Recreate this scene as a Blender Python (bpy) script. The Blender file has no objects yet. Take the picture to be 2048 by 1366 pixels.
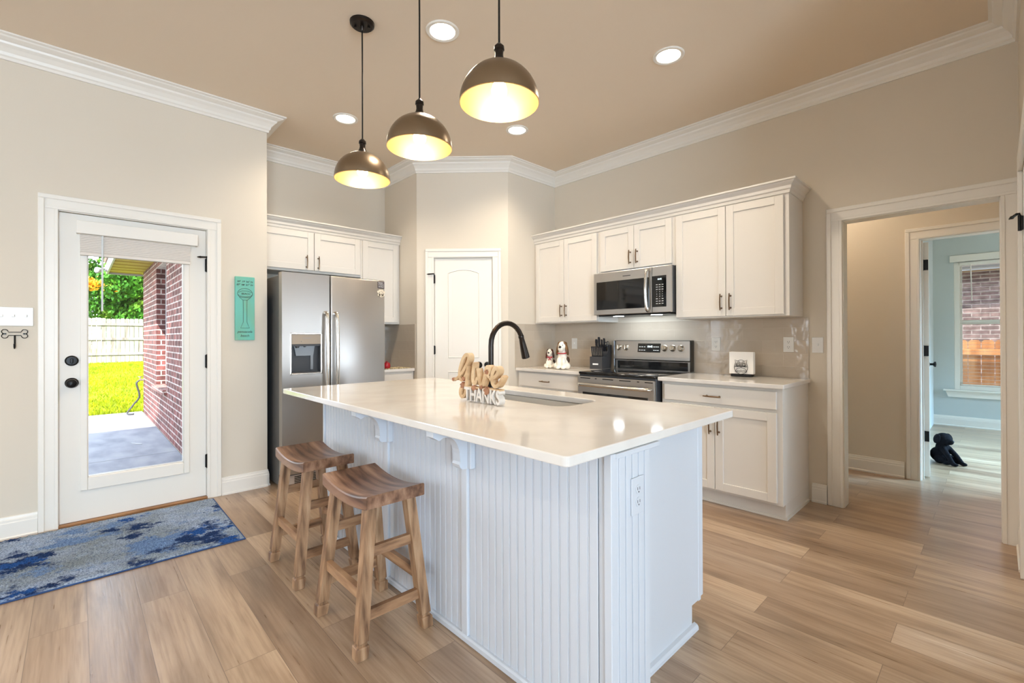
import bpy, bmesh, math, random
from mathutils import Matrix, Vector
PI = math.pi
random.seed(7)
S = bpy.context.scene
C = S.collection

# ------------------------------------------------------------------ camera, world, sun, window area lamps, exposure
def lin(r, g, b):
    f = lambda c: (c/255/12.92) if c/255 <= .04045 else ((c/255+.055)/1.055)**2.4
    return (f(r), f(g), f(b), 1)

CAM_YAW, CAM_PITCH, CAM_ROLL = 0.8121849, 0.0033953, -0.0036415
fw = Vector((-math.sin(CAM_YAW), math.cos(CAM_YAW), 0)); rt = Vector((math.cos(CAM_YAW), math.sin(CAM_YAW), 0)); up = Vector((0, 0, 1))
fw2 = fw*math.cos(CAM_PITCH)+up*math.sin(CAM_PITCH); up2 = up*math.cos(CAM_PITCH)-fw*math.sin(CAM_PITCH)
r3 = rt*math.cos(CAM_ROLL)+up2*math.sin(CAM_ROLL); u3 = up2*math.cos(CAM_ROLL)-rt*math.sin(CAM_ROLL)
cd = bpy.data.cameras.new('camera'); cam = bpy.data.objects.new('camera', cd); C.objects.link(cam)
cd.sensor_width = 36; cd.lens = 918.606*36/2048; cd.shift_y = -(683-671.778)/2048
cd.clip_start = .02; cd.clip_end = 300
m = Matrix((( r3.x, u3.x, -fw2.x, 0), (r3.y, u3.y, -fw2.y, 0), (r3.z, u3.z, -fw2.z, 1.23203), (0, 0, 0, 1)))
cam.matrix_world = m
S.camera = cam
S.view_settings.view_transform = 'Standard'; S.view_settings.look = 'None'
S.view_settings.exposure = 0.09; S.view_settings.gamma = 1; S.view_settings.use_curve_mapping = False
S.cycles.use_denoising = True
S.cycles.max_bounces = 10; S.cycles.diffuse_bounces = 6; S.cycles.glossy_bounces = 5; S.cycles.transparent_max_bounces = 16
S.cycles.sample_clamp_indirect = 6; S.cycles.caustics_reflective = False; S.cycles.caustics_refractive = False

W = bpy.data.worlds.new('sky'); S.world = W; W.use_nodes = True
nt = W.node_tree; bg = nt.nodes['Background']
# bright hazy summer sky, a little bluer overhead than at the horizon
tcw = nt.nodes.new('ShaderNodeTexCoord'); sxyz = nt.nodes.new('ShaderNodeSeparateXYZ'); rw = nt.nodes.new('ShaderNodeValToRGB')
rw.color_ramp.elements[0].position = 0; rw.color_ramp.elements[0].color = (.92, .96, 1, 1); rw.color_ramp.elements[1].position = .8; rw.color_ramp.elements[1].color = (.55, .75, 1, 1)
nt.links.new(tcw.outputs['Generated'], sxyz.inputs[0]); nt.links.new(sxyz.outputs[2], rw.inputs[0]); nt.links.new(rw.outputs[0], bg.inputs[0]); bg.inputs[1].default_value = 6

def lamp(name, kind, energy, color, loc, direction=None, **kw):
    l = bpy.data.lights.new(name, kind); l.energy = energy; l.color = color
    for k, v in kw.items(): setattr(l, k, v)
    o = bpy.data.objects.new(name, l); C.objects.link(o); o.location = loc
    if direction is not None: o.rotation_euler = Vector(direction).to_track_quat('-Z', 'Y').to_euler()
    return o
DAY = (.76, .87, 1.0); WARM = (1.0, .86, .69)
lamp('sunlight', 'SUN', 15, (1, .95, .86), (0, 0, 20), (-.75, .38, -.72), angle=.009)
# area lamps standing in for daylight, behind unseen windows added outside the frame
lamp('daylight_fill_front', 'AREA', 16, DAY, (-2.1, -4.71, 1.45), (0, 1, -.05), shape='RECTANGLE', size=1.7, size_y=2.0)
lamp('daylight_fill_left', 'AREA', 78, DAY, (-4.345, -1.5, 1.45), (1, .15, 0), shape='RECTANGLE', size=1.7, size_y=1.9)
lamp('daylight_fill_right', 'AREA', 400, (.60, .80, 1.0), (4.61, -1.25, 1.45), (-1, .15, -.05), shape='RECTANGLE', size=2.4, size_y=2.0)
lamp('daylight_fill_study', 'AREA', 44, (.58, .78, 1.0), (1.815, 3.2, 1.0), (-1, -.05, 0), shape='RECTANGLE', size=1.4, size_y=1.3)  # added in an unseen side room to brighten the refrigerator doors
lamp('daylight_fill_bedroom', 'AREA', 270, (.38, .70, 1.0), (3.11, 7.3, 1.4), (-1, -.35, -.85), shape='RECTANGLE', size=1.8, size_y=1.7, spread=math.radians(85))  # added lamp, tilted down to brighten the bedroom floor with blue light

# ------------------------------------------------------------------ helpers
woff = {}
class MB:
    def __init__(s, x=0, y=0, z=0, rot=0):
        s.bm = bmesh.new(); s.at(x, y, z, rot)
    def at(s, x=0, y=0, z=0, rot=0, M=None):
        s.M = M if M is not None else Matrix.Translation((x, y, z)) @ Matrix.Rotation(rot, 4, 'Z'); return s
    def v(s, p): return s.bm.verts.new(s.M @ Vector(p))
    def f(s, vs):
        try: return s.bm.faces.new(vs)
        except ValueError: return None
    def box(s, x0, x1, y0, y1, z0, z1, bev=0, seg=1):
        x0, x1 = sorted((x0, x1)); y0, y1 = sorted((y0, y1)); z0, z1 = sorted((z0, z1))
        vs = [s.v(p) for p in ((x0,y0,z0),(x1,y0,z0),(x1,y1,z0),(x0,y1,z0),(x0,y0,z1),(x1,y0,z1),(x1,y1,z1),(x0,y1,z1))]
        fs = [s.f([vs[i] for i in q]) for q in ((0,3,2,1),(4,5,6,7),(0,1,5,4),(1,2,6,5),(2,3,7,6),(3,0,4,7))]
        if bev:
            es = list({e for f_ in fs for e in f_.edges})
            bmesh.ops.bevel(s.bm, geom=es, offset=bev, segments=seg, profile=.5, affect='EDGES', clamp_overlap=True)
        return s
    def ring(s, c, ax, r, n, ph=0):
        ax = Vector(ax).normalized(); a = ax.orthogonal().normalized(); b = ax.cross(a)
        return [s.v(Vector(c)+a*r*math.cos(ph+2*PI*i/n)+b*r*math.sin(ph+2*PI*i/n)) for i in range(n)]
    def bridge(s, A, B):
        n = len(A)
        for i in range(n): s.f([A[i], A[(i+1) % n], B[(i+1) % n], B[i]])
    def cyl(s, p0, p1, r0, r1=None, n=20, caps=True):
        r1 = r0 if r1 is None else r1; ax = Vector(p1)-Vector(p0)
        A = s.ring(p0, ax, r0, n); B = s.ring(p1, ax, r1, n); s.bridge(A, B)
        if caps: s.f(A[::-1]); s.f(B)
        return s
    def lathe(s, pts, c=(0,0,0), ax=(0,0,1), n=32):
        ax = Vector(ax).normalized(); prev = None
        for r, h in pts:
            cc = Vector(c)+ax*h
            R = [s.v(cc)] if r < 1e-6 else s.ring(cc, ax, r, n)
            if prev is not None:
                if len(prev) == 1 and len(R) > 1:
                    for i in range(n): s.f([prev[0], R[i], R[(i+1) % n]])
                elif len(R) == 1 and len(prev) > 1:
                    for i in range(n): s.f([prev[i], prev[(i+1) % n], R[0]])
                elif len(R) > 1: s.bridge(prev, R)
            prev = R
        return s
    def tube(s, pts, r, n=10, closed=False, flat=1.0):
        P = [Vector(p) for p in pts]; N = len(P); rs = r if isinstance(r, (list, tuple)) else [r]*N
        T = []
        for i in range(N):
            a = P[i-1] if (i > 0 or closed) else P[i]; b = P[(i+1) % N] if (i < N-1 or closed) else P[i]
            T.append((b-a).normalized())
        a = T[0].orthogonal().normalized(); rings = []
        for i in range(N):
            a = (a-T[i]*a.dot(T[i])); a = a.normalized() if a.length > 1e-6 else T[i].orthogonal().normalized(); b = T[i].cross(a)
            rings.append([s.v(P[i]+a*rs[i]*math.cos(2*PI*k/n)+b*rs[i]*flat*math.sin(2*PI*k/n)) for k in range(n)])
        for i in range(N-1): s.bridge(rings[i], rings[i+1])
        if closed: s.bridge(rings[-1], rings[0])
        else: s.f(rings[0][::-1]); s.f(rings[-1])
        return s
    def prism(s, poly, d0, d1, plane='xz'):
        mk = {'xz': lambda a, b, d: (a, d, b), 'xy': lambda a, b, d: (a, b, d), 'yz': lambda a, b, d: (d, a, b)}[plane]
        A = [s.v(mk(a, b, d0)) for a, b in poly]; B = [s.v(mk(a, b, d1)) for a, b in poly]
        s.bridge(A, B); s.f(A[::-1]); s.f(B)
        return s
    def ball(s, c, r, sx=1, sy=1, sz=1, n=16, rot=None):
        R = rot if rot is not None else Matrix.Identity(3); prev = None; k = n//2
        for j in range(k+1):
            th = PI*j/k
            if j in (0, k): ring = [s.v(Vector(c)+R @ Vector((0, 0, r*sz*math.cos(th))))]
            else: ring = [s.v(Vector(c)+R @ Vector((r*sx*math.sin(th)*math.cos(2*PI*i/n), r*sy*math.sin(th)*math.sin(2*PI*i/n), r*sz*math.cos(th)))) for i in range(n)]
            if prev:
                for i in range(n):
                    if len(prev) == 1: s.f([prev[0], ring[i], ring[(i+1) % n]])
                    elif len(ring) == 1: s.f([prev[i], prev[(i+1) % n], ring[0]])
                    else: s.f([prev[i], prev[(i+1) % n], ring[(i+1) % n], ring[i]])
            prev = ring
        return s
    def ribbon(s, pts, wd, d0, d1, step=0):
        """a flat stroke in the x/z plane given thickness d0..d1 along y"""
        P = [Vector((p[0], p[1])) for p in pts]; N = len(P); L = []; R = []
        for i in range(N):
            t = (P[min(i+1, N-1)]-P[max(i-1, 0)]).normalized(); nn = Vector((-t.y, t.x)); w = wd[i] if isinstance(wd, (list, tuple)) else wd
            L.append(P[i]+nn*w/2); R.append(P[i]-nn*w/2)
        rings = [[s.v((L[i].x, d0+step*i, L[i].y)), s.v((R[i].x, d0+step*i, R[i].y)), s.v((R[i].x, d1+step*i, R[i].y)), s.v((L[i].x, d1+step*i, L[i].y))] for i in range(N)]
        for i in range(N-1): s.bridge(rings[i], rings[i+1])
        s.f(rings[0][::-1]); s.f(rings[-1]); return s

def spline(pts, k=6):
    out = []; N = len(pts)
    for i in range(N-1):
        p0, p1, p2, p3 = (Vector(pts[max(i-1, 0)]), Vector(pts[i]), Vector(pts[i+1]), Vector(pts[min(i+2, N-1)]))
        for j in range(k):
            t = j/k
            out.append(.5*((2*p1)+(p2-p0)*t+(2*p0-5*p1+4*p2-p3)*t*t+(3*p1-p0-3*p2+p3)*t**3))
    out.append(Vector(pts[-1])); return out

def build(name, mb, mt, parent=None, smooth=False, loc=None):
    """link mb as ONE mesh object; its vertices are world positions"""
    bm = mb.bm
    off = woff[parent.name] if parent is not None else Vector(loc or (0, 0, 0))
    bmesh.ops.recalc_face_normals(bm, faces=bm.faces)
    bmesh.ops.translate(bm, verts=bm.verts, vec=-off)
    me = bpy.data.meshes.new(name); bm.to_mesh(me); bm.free()
    for q in (mt if isinstance(mt, (list, tuple)) else [mt]): me.materials.append(q)
    if smooth: 
        for p in me.polygons: p.use_smooth = True
        if smooth is not True: me.set_sharp_from_angle(angle=smooth)
    o = bpy.data.objects.new(name, me); C.objects.link(o)
    if parent is not None: o.parent = parent
    else: o.location = off
    woff[o.name] = off
    return o
SM = math.radians(35)
def tag(o, label, cat, group=None):
    o['label'] = label; o['category'] = cat
    if group: o['group'] = group
    return o
def thing(name, label, cat, loc, group=None):
    o = bpy.data.objects.new(name, None); C.objects.link(o); o.location = loc; o.empty_display_size = .1
    woff[o.name] = Vector(loc); return tag(o, label, cat, group)
def struct(name, mb, mt, parent=None, smooth=False):
    o = build(name, mb, mt, parent, smooth)
    if parent is None: o['kind'] = 'structure'
    return o
def sroot(name, loc):
    o = bpy.data.objects.new(name, None); C.objects.link(o); o.location = loc; o.empty_display_size = .1
    woff[o.name] = Vector(loc); o['kind'] = 'structure'; return o
def copy_tree(o, loc, label=None):
    r = o.copy(); C.objects.link(r); r.location = loc
    if label: r['label'] = label
    for ch in list(o.children):
        c = ch.copy(); C.objects.link(c); c.parent = r
        for g in list(ch.children):
            d = g.copy(); C.objects.link(d); d.parent = c
    return r
def text_mb(mb, body, size, depth, M, align='CENTER', bold=0, fit=None):
    cu = bpy.data.curves.new('lettering', 'FONT'); cu.body = body; cu.size = size; cu.extrude = depth/2; cu.align_x = align; cu.align_y = 'CENTER'; cu.offset = bold
    cu.resolution_u = 3
    o = bpy.data.objects.new('lettering', cu); C.objects.link(o)
    me = bpy.data.meshes.new_from_object(o.evaluated_get(bpy.context.evaluated_depsgraph_get()))
    bpy.data.objects.remove(o); bpy.data.curves.remove(cu)
    if fit:
        xs = [v_.co.x for v_ in me.vertices]; k_ = fit/(max(xs)-min(xs)); me.transform(Matrix.Diagonal((k_, 1, 1, 1)) @ Matrix.Translation((-(max(xs)+min(xs))/2, 0, 0)))
    me.transform(mb.M @ M); mb.bm.from_mesh(me); bpy.data.meshes.remove(me)
TXT = Matrix.Rotation(PI/2, 4, 'X')     # lettering stands up, facing local -y
def T(x, y, z): return Matrix.Translation((x, y, z))

# ------------------------------------------------------------------ materials
def M_(name, col, rough=.5, metal=0, spec=.5, **kw):
    mt = bpy.data.materials.new(name); mt.use_nodes = True; b = mt.node_tree.nodes['Principled BSDF']
    b.inputs['Base Color'].default_value = col if len(col) == 4 else (*col, 1); b.inputs['Roughness'].default_value = rough; b.inputs['Metallic'].default_value = metal
    b.inputs['Specular IOR Level'].default_value = spec
    for k, v in kw.items(): b.inputs[k.replace('_', ' ')].default_value = v
    return mt
def nodes(mt): return mt.node_tree, mt.node_tree.nodes, mt.node_tree.links, mt.node_tree.nodes['Principled BSDF']
def add_noise(mt, scale=(60, 60, 60), bump=.05, detail=3, mix=None, rough=None, dist=.01):
    t, n, l, b = nodes(mt)
    tc = n.new('ShaderNodeTexCoord'); mp = n.new('ShaderNodeMapping'); mp.inputs['Scale'].default_value = scale
    nz = n.new('ShaderNodeTexNoise'); nz.inputs['Scale'].default_value = 1; nz.inputs['Detail'].default_value = detail
    l.new(tc.outputs['Object'], mp.inputs[0]); l.new(mp.outputs[0], nz.inputs['Vector'])
    if bump:
        bp = n.new('ShaderNodeBump'); bp.inputs['Strength'].default_value = bump; bp.inputs['Distance'].default_value = dist
        l.new(nz.outputs['Fac'], bp.inputs['Height']); l.new(bp.outputs[0], b.inputs['Normal'])
    if mix:
        r = n.new('ShaderNodeValToRGB'); el = r.color_ramp.elements
        el[0].position = mix[0][0]; el[0].color = mix[0][1]; el[1].position = mix[-1][0]; el[1].color = mix[-1][1]
        for p, c in mix[1:-1]: e = el.new(p); e.color = c
        l.new(nz.outputs['Fac'], r.inputs[0]); l.new(r.outputs[0], b.inputs['Base Color'])
    return mt
WALLC = lin(213, 203, 187)
wall_m = add_noise(M_('beige_wall_paint', WALLC, .75, spec=.25), (90, 90, 90), .04, 4, dist=.004)
bedwall_m = add_noise(M_('daylight_tinted_wall_paint', lin(190, 196, 194), .75, spec=.25), (90, 90, 90), .04, 4, dist=.004)  # wall paint greyed and cooled, the bedroom's blue daylight put into its colour
ceil_m = add_noise(M_('beige_ceiling_paint', lin(226, 211, 191), .85, spec=.2), (60, 60, 60), .05, 4, dist=.004)
trim_m = add_noise(M_('white_trim_paint', lin(229, 224, 215), .35, spec=.4), (8, 8, 8), .02)
cab_m = add_noise(M_('white_cabinet_paint', lin(217, 211, 202), .38, spec=.4), (6, 6, 6), .02)
isl_m = add_noise(M_('white_beadboard_paint', lin(199, 203, 209), .4, spec=.4), (6, 6, 6), .02)
groove_m = M_('shadow_gap', lin(90, 84, 76), .9)
door_m = add_noise(M_('white_door_paint', lin(228, 223, 214), .4, spec=.4), (6, 6, 6), .02)
black_m = M_('black_iron', lin(24, 22, 21), .38, .6)
bronze_m = add_noise(M_('oil_rubbed_bronze', lin(52, 46, 42), .3, .85), (30, 30, 30), .02)
pull_m = M_('bronze_pull', lin(120, 98, 76), .32, .9)
nickel_m = M_('nickel', lin(190, 180, 165), .25, 1)
steel_m = M_('brushed_stainless', lin(188, 184, 179), .33, 1)
add_noise(steel_m, (900, 900, 3), .035, 2, dist=.002)
steelh_m = M_('polished_stainless', lin(205, 200, 192), .18, 1)
sink_m = add_noise(M_('sink_steel', lin(214, 209, 200), .42, .85), (40, 400, 40), .02)
darkgrey_m = M_('dark_grey_plastic', lin(58, 58, 60), .4)
fridgeside_m = add_noise(M_('grey_fridge_side', lin(98, 97, 96), .45, .3), (150, 150, 150), .06)
blackglass_m = M_('black_glass', lin(14, 14, 15), .05, 0, .6)
plate_m = M_('white_plastic', lin(220, 216, 208), .3)
white_m = M_('white_ceramic', lin(238, 231, 216), .18, Coat_Weight=.4)
red_m = M_('red_paint', lin(170, 24, 36), .35)
brown_m = add_noise(M_('brown_glaze', lin(92, 60, 32), .25), (25, 25, 12), .0, 3, [(.3, lin(52, 30, 16)), (.7, lin(132, 92, 48))])
dkbrown_m = add_noise(M_('dark_brown_glaze', lin(58, 34, 26), .25), (30, 30, 14), 0, 3, [(.3, lin(34, 18, 14)), (.7, lin(92, 50, 38))])
greyprint_m = M_('grey_print', lin(150, 146, 140), .5)
ink_m = M_('dark_ink', lin(62, 46, 38), .6)
def emis(name, col, st):
    mt = bpy.data.materials.new(name); mt.use_nodes = True; t, n, l, b = nodes(mt)
    b.inputs['Base Color'].default_value = (.8, .8, .8, 1); b.inputs['Emission Color'].default_value = (*col, 1); b.inputs['Emission Strength'].default_value = st; return mt
bulb_m = emis('lit_bulb', (1, .86, .68), 52)
lens_m = emis('lit_downlight_lens', (1, .88, .72), 20)
hood_m = emis('lit_cooktop_lamp', (.82, .92, 1), 34)
disp_m = emis('display_digits', (.75, .95, 1), 2.2)
led_m = emis('white_print', (1, 1, 1), 0.0); nodes(led_m)[3].inputs['Base Color'].default_value = lin(225, 225, 222)

def quartz():
    mt = M_('white_quartz', lin(226, 214, 196), .09, spec=.5)
    return add_noise(mt, (5, 5, 5), 0, 6, [(.35, lin(214, 208, 201)), (.55, lin(220, 215, 208)), (.75, lin(217, 211, 204))])
quartz_m = quartz()

def glass(name, tint=(1, 1, 1), ior=1.45):
    mt = bpy.data.materials.new(name); mt.use_nodes = True; t = mt.node_tree; n = t.nodes; l = t.links
    n.remove(n['Principled BSDF']); out = n['Material Output']
    tr = n.new('ShaderNodeBsdfTransparent'); tr.inputs[0].default_value = (*tint, 1); gl = n.new('ShaderNodeBsdfGlossy'); gl.inputs['Roughness'].default_value = .0
    fr = n.new('ShaderNodeFresnel'); fr.inputs[0].default_value = ior; mx = n.new('ShaderNodeMixShader')
    l.new(fr.outputs[0], mx.inputs[0]); l.new(tr.outputs[0], mx.inputs[1]); l.new(gl.outputs[0], mx.inputs[2]); l.new(mx.outputs[0], out.inputs[0]); return mt
glass_m = glass('clear_glass')

def wood_floor():
    mt = M_('oak_plank_floor', lin(176, 142, 106), .33, spec=.9); t, n, l, b = nodes(mt)
    tc = n.new('ShaderNodeTexCoord')
    br = n.new('ShaderNodeTexBrick'); br.offset = .37; br.offset_frequency = 2
    br.inputs['Scale'].default_value = 1; br.inputs['Brick Width'].default_value = 1.22; br.inputs['Row Height'].default_value = .18; br.inputs['Mortar Size'].default_value = .0011
    br.inputs['Color1'].default_value = (0, 0, 0, 1); br.inputs['Color2'].default_value = (1, 1, 1, 1); br.inputs['Mortar'].default_value = (.5, .5, .5, 1); br.inputs['Bias'].default_value = 0
    off = n.new('ShaderNodeMapping'); off.inputs['Location'].default_value = (.3, -.035, 0); l.new(tc.outputs['Object'], off.inputs[0]); l.new(off.outputs[0], br.inputs['Vector'])
    sep = n.new('ShaderNodeSeparateColor'); l.new(br.outputs['Color'], sep.inputs[0])
    # each plank samples its own piece of grain
    cx = n.new('ShaderNodeCombineXYZ'); mul = n.new('ShaderNodeMath'); mul.operation = 'MULTIPLY'; mul.inputs[1].default_value = 37
    l.new(sep.outputs[0], mul.inputs[0]); l.new(mul.outputs[0], cx.inputs[0]); l.new(mul.outputs[0], cx.inputs[2])
    ad = n.new('ShaderNodeVectorMath'); ad.operation = 'ADD'; l.new(tc.outputs['Object'], ad.inputs[0]); l.new(cx.outputs[0], ad.inputs[1])
    def nz(scale, det, dis):
        mp = n.new('ShaderNodeMapping'); mp.inputs['Scale'].default_value = scale; x = n.new('ShaderNodeTexNoise'); x.inputs['Scale'].default_value = 1; x.inputs['Detail'].default_value = det; x.inputs['Distortion'].default_value = dis
        l.new(ad.outputs[0], mp.inputs[0]); l.new(mp.outputs[0], x.inputs['Vector']); return x
    g1 = nz((1.4, 11, 1), 6, .7); g2 = nz((4, 90, 1), 3, .2); g3 = nz((.7, 2.2, 1), 2, 0)
    def ramp(src, stops):
        r = n.new('ShaderNodeValToRGB'); el = r.color_ramp.elements; el[0].position, el[0].color = stops[0]; el[1].position, el[1].color = stops[-1]
        for p, c in stops[1:-1]: e = el.new(p); e.color = c
        l.new(src, r.inputs[0]); return r
    base = ramp(g1.outputs['Fac'], [(.24, lin(144, 122, 102)), (.40, lin(178, 156, 133)), (.56, lin(196, 175, 152)), (.75, lin(206, 188, 166))])
    tone = ramp(sep.outputs[0], [(0, lin(208, 196, 186)), (.35, lin(236, 226, 214)), (.7, lin(255, 248, 238)), (1, lin(224, 218, 214))])
    fine = ramp(g2.outputs['Fac'], [(.3, lin(226, 220, 214)), (.6, lin(255, 255, 255))])
    cloud = ramp(g3.outputs['Fac'], [(.3, lin(222, 216, 212)), (.65, lin(255, 255, 255))])
    def mulc(a, c):
        x = n.new('ShaderNodeMix'); x.data_type = 'RGBA'; x.blend_type = 'MULTIPLY'; x.inputs[0].default_value = 1; l.new(a, x.inputs[6]); l.new(c, x.inputs[7]); return x.outputs[2]
    col = mulc(mulc(mulc(base.outputs[0], tone.outputs[0]), fine.outputs[0]), cloud.outputs[0])
    seam = n.new('ShaderNodeMix'); seam.data_type = 'RGBA'; l.new(br.outputs['Fac'], seam.inputs[0]); l.new(col, seam.inputs[6]); seam.inputs[7].default_value = lin(112, 90, 72)
    l.new(seam.outputs[2], b.inputs['Base Color'])
    rr = n.new('ShaderNodeMapRange'); rr.inputs[3].default_value = .24; rr.inputs[4].default_value = .36; l.new(g2.outputs['Fac'], rr.inputs[0]); l.new(rr.outputs[0], b.inputs['Roughness'])
    bp = n.new('ShaderNodeBump'); bp.inputs['Strength'].default_value = .12; bp.inputs['Distance'].default_value = .003
    sb = n.new('ShaderNodeMath'); sb.operation = 'SUBTRACT'; l.new(g2.outputs['Fac'], sb.inputs[0]); l.new(br.outputs['Fac'], sb.inputs[1]); l.new(sb.outputs[0], bp.inputs['Height']); l.new(bp.outputs[0], b.inputs['Normal'])
    return mt
floor_m = wood_floor()

def wood(name, dark, mid, light, scale, rough=.45):
    mt = M_(name, mid, rough, spec=.4)
    return add_noise(mt, scale, .08, 6, [(.3, dark), (.5, mid), (.72, light)], dist=.004)
seat_m = wood('acacia_seat_wood', lin(78, 52, 38), lin(130, 95, 72), lin(166, 130, 104), (3.5, 34, 20), .34)
leg_m = wood('acacia_leg_wood', lin(92, 64, 44), lin(156, 120, 88), lin(188, 154, 120), (34, 34, 4.5), .5)
rung_m = wood('acacia_rung_wood', lin(98, 68, 46), lin(156, 118, 86), lin(184, 148, 112), (5, 5, 26), .5)
signwood_m = wood('pale_cut_wood', lin(176, 140, 100), lin(204, 172, 132), lin(222, 194, 156), (12, 5, 14), .6)
leafwood_m = wood('brown_stained_wood', lin(122, 80, 56), lin(158, 108, 78), lin(186, 134, 100), (14, 6, 20), .6)
signwhite_m = M_('white_washed_wood', lin(222, 214, 204), .6)

def brick(name, c1, c2, mortar, w=.21, h=.075, ms=.009):
    mt = M_(name, c1, .85, spec=.2); t, n, l, b = nodes(mt)
    tc = n.new('ShaderNodeTexCoord'); sp = n.new('ShaderNodeSeparateXYZ'); l.new(tc.outputs['Object'], sp.inputs[0])
    ad = n.new('ShaderNodeMath'); ad.operation = 'ADD'; l.new(sp.outputs[0], ad.inputs[0]); l.new(sp.outputs[1], ad.inputs[1])
    cx = n.new('ShaderNodeCombineXYZ'); l.new(ad.outputs[0], cx.inputs[0]); l.new(sp.outputs[2], cx.inputs[1])
    br = n.new('ShaderNodeTexBrick'); br.inputs['Scale'].default_value = 1; br.inputs['Brick Width'].default_value = w; br.inputs['Row Height'].default_value = h; br.inputs['Mortar Size'].default_value = ms; br.inputs['Mortar Smooth'].default_value = .2
    br.inputs['Color1'].default_value = c1; br.inputs['Color2'].default_value = c2; br.inputs['Mortar'].default_value = mortar
    l.new(cx.outputs[0], br.inputs['Vector'])
    nz = n.new('ShaderNodeTexNoise'); nz.inputs['Scale'].default_value = 9; nz.inputs['Detail'].default_value = 5; l.new(tc.outputs['Object'], nz.inputs['Vector'])
    r = n.new('ShaderNodeValToRGB'); r.color_ramp.elements[0].position = .3; r.color_ramp.elements[0].color = lin(170, 160, 160); r.color_ramp.elements[1].position = .65; r.color_ramp.elements[1].color = (1, 1, 1, 1); l.new(nz.outputs['Fac'], r.inputs[0])
    mx = n.new('ShaderNodeMix'); mx.data_type = 'RGBA'; mx.blend_type = 'MULTIPLY'; mx.inputs[0].default_value = 1; l.new(br.outputs['Color'], mx.inputs[6]); l.new(r.outputs[0], mx.inputs[7]); l.new(mx.outputs[2], b.inputs['Base Color'])
    bp = n.new('ShaderNodeBump'); bp.invert = True; bp.inputs['Strength'].default_value = .6; bp.inputs['Distance'].default_value = .012; l.new(br.outputs['Fac'], bp.inputs['Height']); l.new(bp.outputs[0], b.inputs['Normal'])
    return mt
brick_m = brick('red_brick', lin(138, 84, 80), lin(98, 64, 64), lin(190, 176, 170))
nbrick_m = brick('brown_brick', lin(132, 110, 104), lin(98, 82, 80), lin(156, 144, 138), .24, .08)

def tile(name, gap):
    mt = M_(name, lin(186, 172, 154), .12, spec=.5, Coat_Weight=.3); t, n, l, b = nodes(mt)
    tc = n.new('ShaderNodeTexCoord'); sp = n.new('ShaderNodeSeparateXYZ'); l.new(tc.outputs['Object'], sp.inputs[0])
    ad = n.new('ShaderNodeMath'); ad.operation = 'ADD'; l.new(sp.outputs[0], ad.inputs[0]); l.new(sp.outputs[1], ad.inputs[1])
    cx = n.new('ShaderNodeCombineXYZ'); l.new(ad.outputs[0], cx.inputs[0]); l.new(sp.outputs[2], cx.inputs[1])
    br = n.new('ShaderNodeTexBrick'); br.inputs['Scale'].default_value = 1; br.inputs['Brick Width'].default_value = .30; br.inputs['Row Height'].default_value = .10; br.inputs['Mortar Size'].default_value = .0016; br.inputs['Mortar Smooth'].default_value = .3
    br.inputs['Color1'].default_value = lin(188, 175, 158); br.inputs['Color2'].default_value = lin(182, 169, 152); br.inputs['Mortar'].default_value = lin(193, 181, 164)
    l.new(cx.outputs[0], br.inputs['Vector']); l.new(br.outputs['Color'], b.inputs['Base Color'])
    nz = n.new('ShaderNodeTexNoise'); nz.inputs['Scale'].default_value = 14; nz.inputs['Detail'].default_value = 2; l.new(tc.outputs['Object'], nz.inputs['Vector'])
    sb = n.new('ShaderNodeMath'); sb.operation = 'MULTIPLY_ADD'; sb.inputs[1].default_value = -.6; l.new(br.outputs['Fac'], sb.inputs[0]); l.new(nz.outputs['Fac'], sb.inputs[2])
    bp = n.new('ShaderNodeBump'); bp.inputs['Strength'].default_value = .35; bp.inputs['Distance'].default_value = .008; l.new(sb.outputs[0], bp.inputs['Height']); l.new(bp.outputs[0], b.inputs['Normal'])
    return mt
tile_m = tile('beige_gloss_tile', .0016)

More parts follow.
